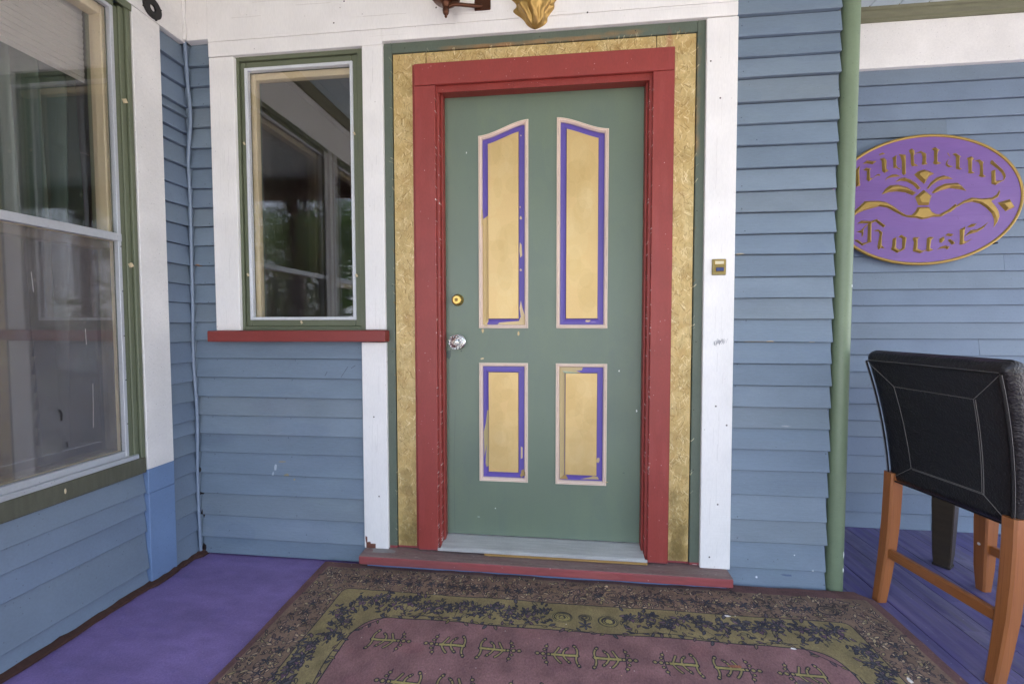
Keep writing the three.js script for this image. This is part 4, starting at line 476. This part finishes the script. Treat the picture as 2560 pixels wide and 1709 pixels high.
    // vine with leaves along the inner edge
    const vine = (p0, p1, nx, ny) => { const n = Math.floor(Math.hypot(p1[0] - p0[0], p1[1] - p0[1]) / 5), wv = (t) => { const s = t * n * 5 / 62; return 9 + 9 * Math.sin(s); }; g.strokeStyle = INK; g.lineWidth = 2.6; g.beginPath(); for (let i = 0; i <= n; i++) { const t = i / n, x = lerp(p0[0], p1[0], t) + nx * wv(t), y = lerp(p0[1], p1[1], t) + ny * wv(t); i ? g.lineTo(x, y) : g.moveTo(x, y); } g.stroke(); for (let i = 4; i < n; i += 5) { const t = i / n; leaf(lerp(p0[0], p1[0], t) + nx * wv(t), lerp(p0[1], p1[1], t) + ny * wv(t), U(15, 26), U(0, 6.28), ['#4a484a', '#6a5a4a', '#5c4a4c', '#70653f'][i % 4], 2); } };
    vine([fX0 + k, fY0], [fX1 - k, fY0], 0, -1); vine([fX0, fY0 + k], [fX0, fY1 - k], -1, 0); vine([fX1, fY0 + k], [fX1, fY1 - k], 1, 0); vine([fX0, fY0 + k], [fX0 + k, fY0], -0.5, -0.5); vine([fX1 - k, fY0], [fX1, fY0 + k], 0.5, -0.5);
    // field sprigs, lying on their sides, facing left and right in turn
    const sprig = (cx, cy, e) => { const d = e * 1.06;
      const pts = (a) => a.map(([x, y]) => [cx + d * x * S, cy + y * S]), line = (a, lw, col) => { const p = pts(a); g.strokeStyle = col; g.lineWidth = lw; g.beginPath(); g.moveTo(...p[0]); if (p.length === 3) g.quadraticCurveTo(...p[1], ...p[2]); else p.slice(1).forEach((v) => g.lineTo(...v)); g.stroke(); };
      const arms = [[[-0.062, 0], [-0.07, -0.025], [-0.054, -0.047]], [[-0.062, 0], [-0.056, 0.025], [-0.07, 0.047]], [[-0.034, -0.034], [-0.002, -0.008], [-0.04, 0.033]], [[0.01, 0], [0.0, -0.02], [-0.006, -0.034]], [[0.01, 0], [0.004, 0.02], [-0.012, 0.036]]];
      for (const a of arms) line(a, 10, INK); line([[-0.064, 0], [0.02, 0]], 14, INK); for (const a of arms) line(a, 5.4, '#83764f'); line([[-0.063, 0], [0.019, 0]], 8.4, '#8c8150');
      line([[0.03, -0.05], [0.036, 0.0], [0.028, 0.052]], 2.6, INK); line([[0.02, 0], [0.07, 0]], 2.6, INK);
      for (const [x, y, r] of [[0.026, 0, 5], [0.044, 0, 6], [0.062, 0, 5.5], [0.04, -0.02, 4], [0.034, -0.036, 4.6], [0.04, 0.02, 4], [0.032, 0.038, 4.6], [-0.056, -0.043, 4.4], [-0.068, 0.043, 4.4], [-0.03, -0.03, 4], [-0.037, 0.029, 4]]) { const [p] = pts([[x, y]]); g.beginPath(); g.arc(p[0], p[1], r * 1.15, 0, 7); g.fillStyle = '#85774f'; g.fill(); g.strokeStyle = INK; g.lineWidth = 2.8; g.stroke(); }
    };
    for (let r = 0; r < 5; r++) for (let i = 0; i < 8; i++) { const st = r % 2 ? 0.09 : 0; sprig(X(-0.594 + i * 0.1935 + st), Y(0.512 + r * 0.175), (i + r) % 2 ? -1 : 1); }
    // frayed wool, lint and crumbs
    for (let i = 0; i < 1500; i++) { g.strokeStyle = `rgba(${['190,176,160', '40,34,34', '140,120,104'][i % 3]},${U(0.08, 0.3)})`; g.lineWidth = U(0.6, 1.3); const x = U(0, w), y = U(0, h); g.beginPath(); g.moveTo(x, y); g.lineTo(x + U(-6, 6), y + U(2, 9)); g.stroke(); }
    dots(g, 120, 0, w, 0, h * 0.6, ['rgba(222,212,200,.85)', 'rgba(196,160,120,.8)'], 0.7, 2, q); for (const [x, z, a, b, c] of [[0.63, 0.245, 11, 5, '#c9c6c0'], [0.79, 0.395, 9, 4, '#d0ccc6'], [-0.2, 0.1, 6, 4, '#c9a070'], [0.19, 0.105, 6, 5, '#cdb088'], [0.56, 0.5, 20, 7, '#8c5a44'], [1.08, 0.5, 6, 12, '#bdb6ac'], [0.75, 0.56, 20, 24, '#57484a']]) blot(g, X(x), Y(z), a, b, c, q);
  }, (x, y) => 1.06 + 0.2 * vn(x / 2.1, y / 4, 111) + 0.12 * (vn(x / 40, y / 40, 112) - 0.5) * 2);
  const fuzz = dtex(512, 512, (u, v) => 255 * (0.5 * vn(u * 200, v * 120, 121, 200, 120) + 0.5 * vn(u * 90, v * 90, 122, 90)));
  const g = new THREE.BoxGeometry(RW, 0.013, RD, 140, 1, 100); g.translate(RX + RW / 2, 0.0092, RZ + RD / 2);
  lean(g, (x, y, z) => { const e = Math.min(1, (z - RZ) / 0.3), up = y > 0.007; const w = 0.006 * (vn(x * 5, z * 5, 131) - 0.3) + 0.003 * vn(x * 14, z * 14, 132) + 0.0015 * vn(x * 50, z * 50, 134), k = sst(0.6, 1, (x - RX) / RW); return [x - 0.045 * k * (1 - sst(0, 0.06, z - RZ)) + 0.012 * sst(0, 0.6, z - RZ) * (x < RX + 0.2 ? 1 : 0) * (1 - (x - RX) / 0.2 * (x < RX + 0.2 ? 1 : 0)), up ? y + Math.max(0, w) : 0.0028, z - 0.022 * ((x - RX) / RW) + 0.004 * (vn(x * 3, 1, 133) - 0.5)]; });
  const rug = solo('area_rug', smoothN(uvP(g, RX, RZ, RW, RD, 0, 2), 0.8), std(0xffffff, 1, { map: tex, bumpMap: rep(fuzz, 5, 4), bumpScale: 0.002 }), 'worn oriental rug with olive floral border and mauve field before the door', 'rug');
  rug.material.map.flipY = false;
}
// ---------- bar stool ----------
const woodTex = ctex(512, 512, (g, w, h) => { const q = rng(141); g.fillStyle = '#9c5f32'; g.fillRect(0, 0, w, h); for (let i = 0; i < 500; i++) { const x = q() * w, y = q() * h, l = 60 + 240 * q(); g.strokeStyle = `rgba(${['104,58,26', '170,112,64', '134,80,40', '84,44,20'][i % 4]},${0.08 + 0.2 * q()})`; g.lineWidth = 0.6 + 2.4 * q(); g.beginPath(); g.moveTo(x, y); g.bezierCurveTo(x + 3, y + l * 0.3, x - 3, y + l * 0.6, x + 2, y + l); g.stroke(); } dots(g, 20, 0, w, 0, h, ['rgba(70,34,14,.7)'], 0.6, 1.6, q); }, (x, y) => 0.94 + 0.08 * vn(x / 30, y / 120, 142));
const legWood = std(0xffffff, 0.32, { map: rep(woodTex, 4, 2) });
const sect = (cx, y, cz, hx, hz, c = 0.006) => [[-hx + c, -hz], [hx - c, -hz], [hx, -hz + c], [hx, hz - c], [hx - c, hz], [-hx + c, hz], [-hx, hz - c], [-hx, -hz + c]].map(([a, b]) => [cx + a, y, cz + b]);
{
  const st = thing('bar_stool', 'black leather bar stool with orange brown wooden legs at the right', 'stool', null, [1.338, 0, 0.25]); st.rotation.y = 0.15;
  // local: +x is the way the stool faces, the back stands at x = 0
  const leather = phy({ color: '#201d1e', roughness: 0.36, bumpMap: rep(dtex(256, 256, (u, v) => 255 * (0.3 * vn(u * 70, v * 70, 151, 70) + 0.2 * vn(u * 26, v * 26, 152, 26) + 0.5 * vn(u * 5, v * 9, 153, 5, 9))), 4, 4), bumpScale: 0.0035, specularIntensity: 0.7, sheen: 0.2, sheenRoughness: 0.5, sheenColor: new THREE.Color('#6a6660') });
  const thread = std('#77736f', 0.8);
  const leg = (pts) => smoothN(loft(pts.map((p) => sect(...p))), 0.5);
  for (const s of [-1, 1]) part('leg', uvM(leg([[-0.017, 0.001, s * 0.21, 0.02, 0.018], [-0.001, 0.11, s * 0.211, 0.0225, 0.02], [0.013, 0.22, s * 0.212, 0.0245, 0.0215], [0.021, 0.33, s * 0.212, 0.0255, 0.022], [0.025, 0.44, s * 0.212, 0.026, 0.022], [0.026, 0.53, s * 0.211, 0.026, 0.022]])), legWood, st);
  for (const s of [-1, 1]) part('leg', uvM(leg([[0.485, 0.001, s * 0.262, 0.019, 0.019], [0.485, 0.1, s * 0.263, 0.025, 0.025], [0.485, 0.3, s * 0.263, 0.029, 0.029], [0.485, 0.52, s * 0.262, 0.029, 0.029]])), legWood, st);
  const bar = (a, b, h, t) => { const d = new THREE.Vector3(b[0] - a[0], 0, b[2] - a[2]), l = d.length(), g = box(0, l, -h, h, -t, t, 0.004); g.rotateY(-Math.atan2(d.z, d.x)); return at(g, ...a); };
  part('stretcher', uvM(bar([0.006, 0.205, -0.192], [0.006, 0.205, 0.192], 0.019, 0.011), true), legWood, st); part('stretcher', uvM(bar([0.485, 0.185, -0.24], [0.485, 0.185, 0.24], 0.019, 0.011), true), legWood, st);
  part('bolt', at(new THREE.CylinderGeometry(0.006, 0.006, 0.004, 10).rotateZ(1.57), 0.4585, 0.2, -0.263), std('#d8d2c8', 0.5), st);
  // upholstered back: centre line x(y), rounded section
  const bx = (y) => { const t = (y - 0.49) / 0.52; return 0.009 - 0.02 * t - 0.08 * t * t; };
  const prof = (y, k, hw) => { const ring = [], n = 44, ht = 0.06 * k; for (let i = 0; i < n; i++) { const a = -i / n * 6.28319, c = Math.cos(a), s = Math.sin(a), e = 0.22; const px = Math.sign(c) * Math.pow(Math.abs(c), 0.45) * ht, pz = Math.sign(s) * Math.pow(Math.abs(s), e) * hw; const bow = 0.014 * (1 - (pz / 0.25) ** 2); ring.push([bx(y) + 0.06 + px + (px > 0 ? -0.012 : bow * 0.55) * 1, y, pz]); } return ring; };
  const rows = []; for (let i = 0; i <= 40; i++) { const y = i <= 30 ? 0.488 + 0.492 * i / 30 : 0.98 + 0.04 * Math.sin((i - 30) / 10 * 1.5), t = (y - 0.488) / 0.518, u = Math.max(0, (y - 0.98) / 0.04), k = Math.pow(sst(-0.02, 0.05, t), 0.5) * Math.sqrt(1 - u * u), hw = 0.228 + 0.028 * Math.min(1, t) - 0.02 * (1 - Math.sqrt(1 - u * u)); rows.push(prof(y, Math.max(0.06, k), hw)); }
  const back = part('backrest', uvM(smoothN(loft(rows), 0.9)), leather, st);
  // welts and stitching follow the rear face
  const rear = (y, z) => [bx(y) + 0.014 * (1 - (z / 0.25) ** 2) * 0.55 - 0.0006, y, z], run = (p0, p1, r, m, n = 10) => { const a = []; for (let i = 0; i <= n; i++) a.push(rear(lerp(p0[0], p1[0], i / n), lerp(p0[1], p1[1], i / n))); return part(m === thread ? 'stitching' : 'welt', tube(a, r, 26, 5), m, back); };
  const o = [[0.5, -0.214], [0.5, 0.214], [0.976, 0.238], [0.976, -0.238]], n2 = [[0.575, -0.12], [0.575, 0.128], [0.885, 0.14], [0.885, -0.145]];
  for (let i = 0; i < 4; i++) { run(n2[i], n2[(i + 1) % 4], 0.0009, thread); run(o[i], n2[i], 0.0009, thread); run(o[i], o[(i + 1) % 4], 0.0032, leather); }
  { const off = [0.004, 0.004]; run([n2[1][0] - 0.004, n2[1][1] + 0.006], [n2[2][0], n2[2][1] + 0.006], 0.001, thread); run([0.571, -0.115], [0.571, 0.133], 0.001, thread); run([0.981, -0.236], [0.981, 0.236], 0.0009, thread); for (const s of [-1, 1]) run([0.51, s * 0.222], [0.975, s * 0.244], 0.0009, thread); }
  // seat
  const seatRows = []; for (let i = 0; i <= 10; i++) { const t = i / 10, y = 0.515 + 0.115 * t, k = 1 - 0.05 * Math.pow(Math.abs(t * 2 - 1), 4); seatRows.push(Array.from({ length: 40 }, (_, j) => { const a = -j / 40 * 6.28319, c = Math.cos(a), s = Math.sin(a); return [0.3 + Math.sign(c) * Math.pow(Math.abs(c), 0.25) * 0.225 * k, y, Math.sign(s) * Math.pow(Math.abs(s), 0.25) * 0.262 * k]; })); }
  part('seat', uvM(smoothN(loft(seatRows), 0.9)), leather, st);
}
{ // dark table behind the stool: square post set cornerwise, small top
  const tb2 = thing('pub_table', 'dark brown wooden table post standing behind the bar stool', 'table', null, [1.768, 0, -0.27]); tb2.rotation.y = 0.7;
  const m = std('#3f3526', 0.4, { map: grain, bumpMap: grainBump, bumpScale: 0.001 });
  part('post', uvM(smoothN(loft([[0, 0.002, 0, 0.028, 0.028], [0, 0.06, 0, 0.033, 0.033], [0, 0.3, 0, 0.04, 0.04], [0, 0.6, 0, 0.042, 0.042], [0, 0.82, 0, 0.042, 0.042]].map((p) => sect(...p, 0.004))), 0.5)), m, tb2);
  part('foot_plate', uvM(box(-0.032, 0.032, 0.0022, 0.012, -0.032, 0.032, 0.002)), M.dark, tb2);
  part('table_top', uvM(new THREE.CylinderGeometry(0.17, 0.164, 0.034, 48).translate(0, 0.837, 0)), m, tb2);
}
{ // ---------- small fittings ----------
  const bell = thing('doorbell', 'small brass doorbell plate with blue button on the white board', 'doorbell');
  part('plate', uvM(box(0.618, 0.674, 1.329, 1.395, 0.0235, 0.0305, 0.002)), std('#9a8a58', 0.45, { metalness: 0.6, map: paint, bumpMap: paintBump, bumpScale: 0.001 }), bell);
  part('name_card', box(0.629, 0.664, 1.373, 1.387, 0.0305, 0.0318, 0.0008), std('#d9cfae', 0.7), bell); part('card_frame', uvM(merge(frameOf(0.6255, 0.6675, 1.3695, 1.3905, 0.0035, 0.0305, 0.0335, 0.0008))), M.brass, bell);
  part('button', at(new THREE.BoxGeometry(1, 1, 1).scale(0.03, 0.014, 0.006), 0.6475, 1.352, 0.0335), std('#34406e', 0.35), bell); part('button_guard', uvM(merge(frameOf(0.629, 0.666, 1.3405, 1.3635, 0.003, 0.0305, 0.0345, 0.0008))), M.brass, bell);

  // gilded mask-like bracket over the door: leafy lobes gathered to a point
  const rows = []; for (let i = 0; i <= 60; i++) {
    const t = i / 60, y = 2.376 + 0.26 * t, w = (t < 0.3 ? 0.074 * Math.pow(t / 0.3, 0.62) : 0.074 + 0.03 * sst(0.3, 0.6, t) - 0.035 * sst(0.75, 1, t)) + 0.005 * Math.sin(t * 26), d = 0.012 + 0.058 * Math.pow(Math.min(1, t / 0.33), 0.6) * (1 - 0.3 * sst(0.7, 1, t)), lip = 0.012 * Math.exp(-(((t - 0.35) / 0.02) ** 2)), ring = [];
    for (let k = 0; k <= 40; k++) { const a = (k / 40) * Math.PI, lobe = 1 + (0.11 * Math.cos(a * 8) + 0.05 * Math.cos(a * 13 + t * 9)) * (t < 0.34 ? Math.min(1, t * 9) : 0.55) + 0.05 * (vn(a * 5, t * 18, 161) - 0.5); ring.push([-0.119 + Math.cos(a) * w * lobe + 0.004 * Math.sin(t * 18), y, 0.0265 + Math.max(0, Math.sin(a)) * (d * lobe - lip)]); }
    rows.push(ring.reverse());
  }
  solo('gilded_ornament', smoothN(loft(rows, false, false), 1.2), std('#a8884c', 0.33, { metalness: 0.55, bumpMap: paintBump, bumpScale: 0.001, side: THREE.DoubleSide }), 'gilded leafy carved ornament on the white frieze above the door', 'ornament');
  // bronze lantern: only its finial hangs into view
  const lan = thing('wall_lantern', 'bronze wall lantern finial hanging over the door, left of the gilded ornament', 'lantern'), bronze = std('#5a3826', 0.32, { metalness: 0.7, bumpMap: paintBump, bumpScale: 0.001 });
  const lp = [[0, 0], [0.004, 0.0008], [0.0058, 0.004], [0.0056, 0.008], [0.004, 0.0105], [0.009, 0.013], [0.0125, 0.019], [0.0138, 0.028], [0.013, 0.036], [0.0115, 0.04], [0.0125, 0.042], [0.014, 0.046], [0.016, 0.054], [0.024, 0.062], [0.05, 0.07], [0.06, 0.08], [0.06, 0.085], [0.0, 0.088]];
  part('finial', at(new THREE.LatheGeometry(lp.map((p) => new THREE.Vector2(...p)), 28), -0.488, 2.404, 0.1), bronze, lan);
  part('glass_body', at(new THREE.CylinderGeometry(0.075, 0.055, 0.14, 6, 1, true), -0.488, 2.562, 0.1), phy({ color: '#fff4e0', transmission: 1, roughness: 0.25, thickness: 0, ior: 1.5, side: THREE.DoubleSide }), lan); part('cap', at(new THREE.ConeGeometry(0.095, 0.05, 6), -0.488, 2.657, 0.1), bronze, lan);
  part('arm', tube([[-0.476, 2.448, 0.1], [-0.455, 2.458, 0.095], [-0.43, 2.466, 0.08], [-0.38, 2.478, 0.05], [-0.345, 2.49, 0.026]], 0.0075, 30, 8), bronze, lan); part('wall_plate', uvM(box(-0.38, -0.31, 2.47, 2.58, 0.0265, 0.034, 0.003)), bronze, lan);
  // black ring on the side wall frieze
  const sh = new THREE.Shape(); for (let i = 0; i < 64; i++) { const a = i / 64 * 6.28319, r = 0.041 + (i % 16 === 4 ? 0.004 : 0); i ? sh.lineTo(Math.cos(a) * r, Math.sin(a) * r) : sh.moveTo(Math.cos(a) * r, Math.sin(a) * r); } const hole = new THREE.Path(); hole.absarc(0, 0, 0.0145, 0, 7, true); sh.holes.push(hole);
  solo('ring_plate', at(new THREE.ExtrudeGeometry(sh, { depth: 0.008, bevelEnabled: true, bevelSize: 0.001, bevelThickness: 0.001, bevelSegments: 1, curveSegments: 24 }).rotateY(Math.PI / 2), -1.7482, 2.474, 0.198), std('#1d1b1b', 0.6), 'black ring shaped plate on the white frieze in the upper left corner', 'plate');
}
// ---------- porch roof, ground and garden ----------
{
  const ce = setting('porch_ceiling'), cm = ['#c3d3da', '#bfd0d8', '#c7d5da'].map((c) => std(c, 0.55, { map: paint }));
  for (let i = 0; i < 50; i++) { const x = -1.787 + i * 0.14; part('ceiling_board', uvM(box(x + 0.0012, x + 0.1388, 2.762, 2.782, -0.66, 3.1, 0.003)), cm[i % 3], ce); }
  part('roof_deck', uvM(box(-6, 5.5, 2.784, 2.95, -4, 3.1, 0.01)), M.maroon, ce);
  const beam = thing('porch_beam', 'maroon beam carrying the porch roof along its open front', 'beam'); part('beam_board', uvM(box(-1.9, 5.3, 2.55, 2.76, 2.75, 2.9, 0.006)), M.maroon, beam); 
  const mk = (x, l) => { const p = thing('porch_post', l, 'post', 'maroon posts along the porch front'); part('shaft', uvM(box(x - 0.07, x + 0.07, 0.1, 2.55, 2.76, 2.88, 0.008)), M.maroon, p); part('base', uvM(box(x - 0.1, x + 0.1, 0.002, 0.1, 2.73, 2.87, 0.008)), M.maroon, p); part('capital', uvM(box(x - 0.11, x + 0.11, 2.4, 2.548, 2.745, 2.895, 0.01)), M.maroon, p); };
  mk(-0.54, 'maroon porch post nearest the side wall'); mk(2.2, 'maroon porch post in the middle of the open front'); mk(5.1, 'maroon porch post at the far right end');
  // closed rooms behind the windows
  const rooms = setting('interior_rooms'), rb = (...b) => part('room_wall', box(...b, 0.002), M.room, rooms);
  rb(-1.89, 1.0, -0.06, -0.052, -2.6, -0.12); rb(-1.89, 1.0, 2.77, 2.782, -2.6, -0.12); rb(-1.89, 1.0, -0.05, 2.77, -2.62, -2.6); rb(-1.9, -1.885, -0.05, 2.77, -2.6, -0.013); rb(0.99, 1.0, -0.05, 2.77, -2.6, -0.67);
  rb(-4.6, -1.9, -0.06, -0.052, -2.6, 3.1); rb(-4.6, -1.9, 2.77, 2.782, -2.6, 3.1); rb(-4.62, -4.6, -0.05, 2.77, -2.6, 3.1); rb(-4.6, -1.9, -0.05, 2.77, -2.62, -2.6); rb(-4.6, -1.788, -0.05, 2.77, 3.081, 3.1);
  const gt = dtex(512, 512, (u, v) => { const a = vn(u * 40, v * 40, 171, 40), b = vn(u * 160, v * 160, 172, 160), c = vn(u * 6, v * 6, 173, 6); return [180 + 30 * a * b + 16 * c, 174 + 28 * a * b + 14 * c, 162 + 26 * a * b + 12 * c]; }, true);
  setting('ground', new THREE.CircleGeometry(260, 64).rotateX(-Math.PI / 2).translate(0, -0.52, 0), std(0xffffff, 0.95, { map: rep(gt, 90, 90) }));
  // trees seen only as reflections in the windows
  const tq = rng(181), leafMat = ['#5f7d38', '#547232', '#688440'].map((c) => phy({ color: c, roughness: 0.9, transmission: 0.25, thickness: 0, side: THREE.DoubleSide }));
  const tree = (x, z, h, r, k, label) => {
    const t = thing('garden_tree', label, 'tree', 'garden trees beyond the porch', [x, -0.52, z]), tr = [];
    for (let i = 0; i <= 8; i++) { const s = i / 8, q = 0.16 * (1 - 0.8 * s); tr.push(Array.from({ length: 9 }, (_, j) => { const a = -j / 9 * 6.283; return [Math.cos(a) * q + 0.12 * Math.sin(s * 4 + k), h * 0.85 * s, Math.sin(a) * q]; })); }
    const limbs = [smoothN(loft(tr), 1)]; for (let i = 0; i < 9; i++) { const a = i * 2.4, y = h * (0.3 + 0.06 * i), l = r * 0.75; limbs.push(new THREE.CylinderGeometry(0.015, 0.05, l, 6).translate(0, l / 2, 0).rotateZ(-0.95).rotateY(a).translate(0, y, 0)); }
    part('trunk', uvM(merge(limbs)), std('#4a3b2e', 0.9), t);
    const P = [], cl = []; for (let i = 0; i < 46; i++) { const a = tq() * 6.28, y = h * (0.28 + 0.72 * tq()), m = r * Math.sqrt(1 - Math.pow((y / h - 0.6) / 0.5, 2) * 0.9) * Math.sqrt(tq()); cl.push([Math.cos(a) * m, y, Math.sin(a) * m, 0.35 + 0.45 * tq()]); }
    for (const [cx, cy, cz, cr] of cl) for (let i = 0; i < 120; i++) { const v = new THREE.Vector3(tq() - 0.5, tq() - 0.5, tq() - 0.5).normalize().multiplyScalar(cr * Math.cbrt(tq())), e = 0.05 + 0.06 * tq(), u = new THREE.Vector3(tq() - 0.5, tq() - 0.5, tq() - 0.5).normalize().multiplyScalar(e), w = new THREE.Vector3(tq() - 0.5, tq() - 0.5, tq() - 0.5).normalize().multiplyScalar(e * 0.6), c = v.add(new THREE.Vector3(cx, cy, cz)); const p = (a, b) => [c.x + u.x * a + w.x * b, c.y + u.y * a + w.y * b, c.z + u.z * a + w.z * b]; P.push(...p(-1, 0), ...p(0, 1), ...p(1, 0), ...p(-1, 0), ...p(1, 0), ...p(0, -1)); }
    part('crown', geo(P), leafMat[k % 3], t);
  };
  tree(4.6, 10, 4.4, 1.9, 0, 'broad garden tree behind the middle porch post'); tree(2.4, 12.5, 5.2, 2.2, 1, 'tall garden tree farthest from the porch'); tree(7.2, 9.2, 4.8, 2.0, 2, 'rounded garden tree at the right of the lawn'); tree(5.6, 14, 6.2, 2.4, 3, 'tallest garden tree behind the others');
}
renderer.render(scene, camera);
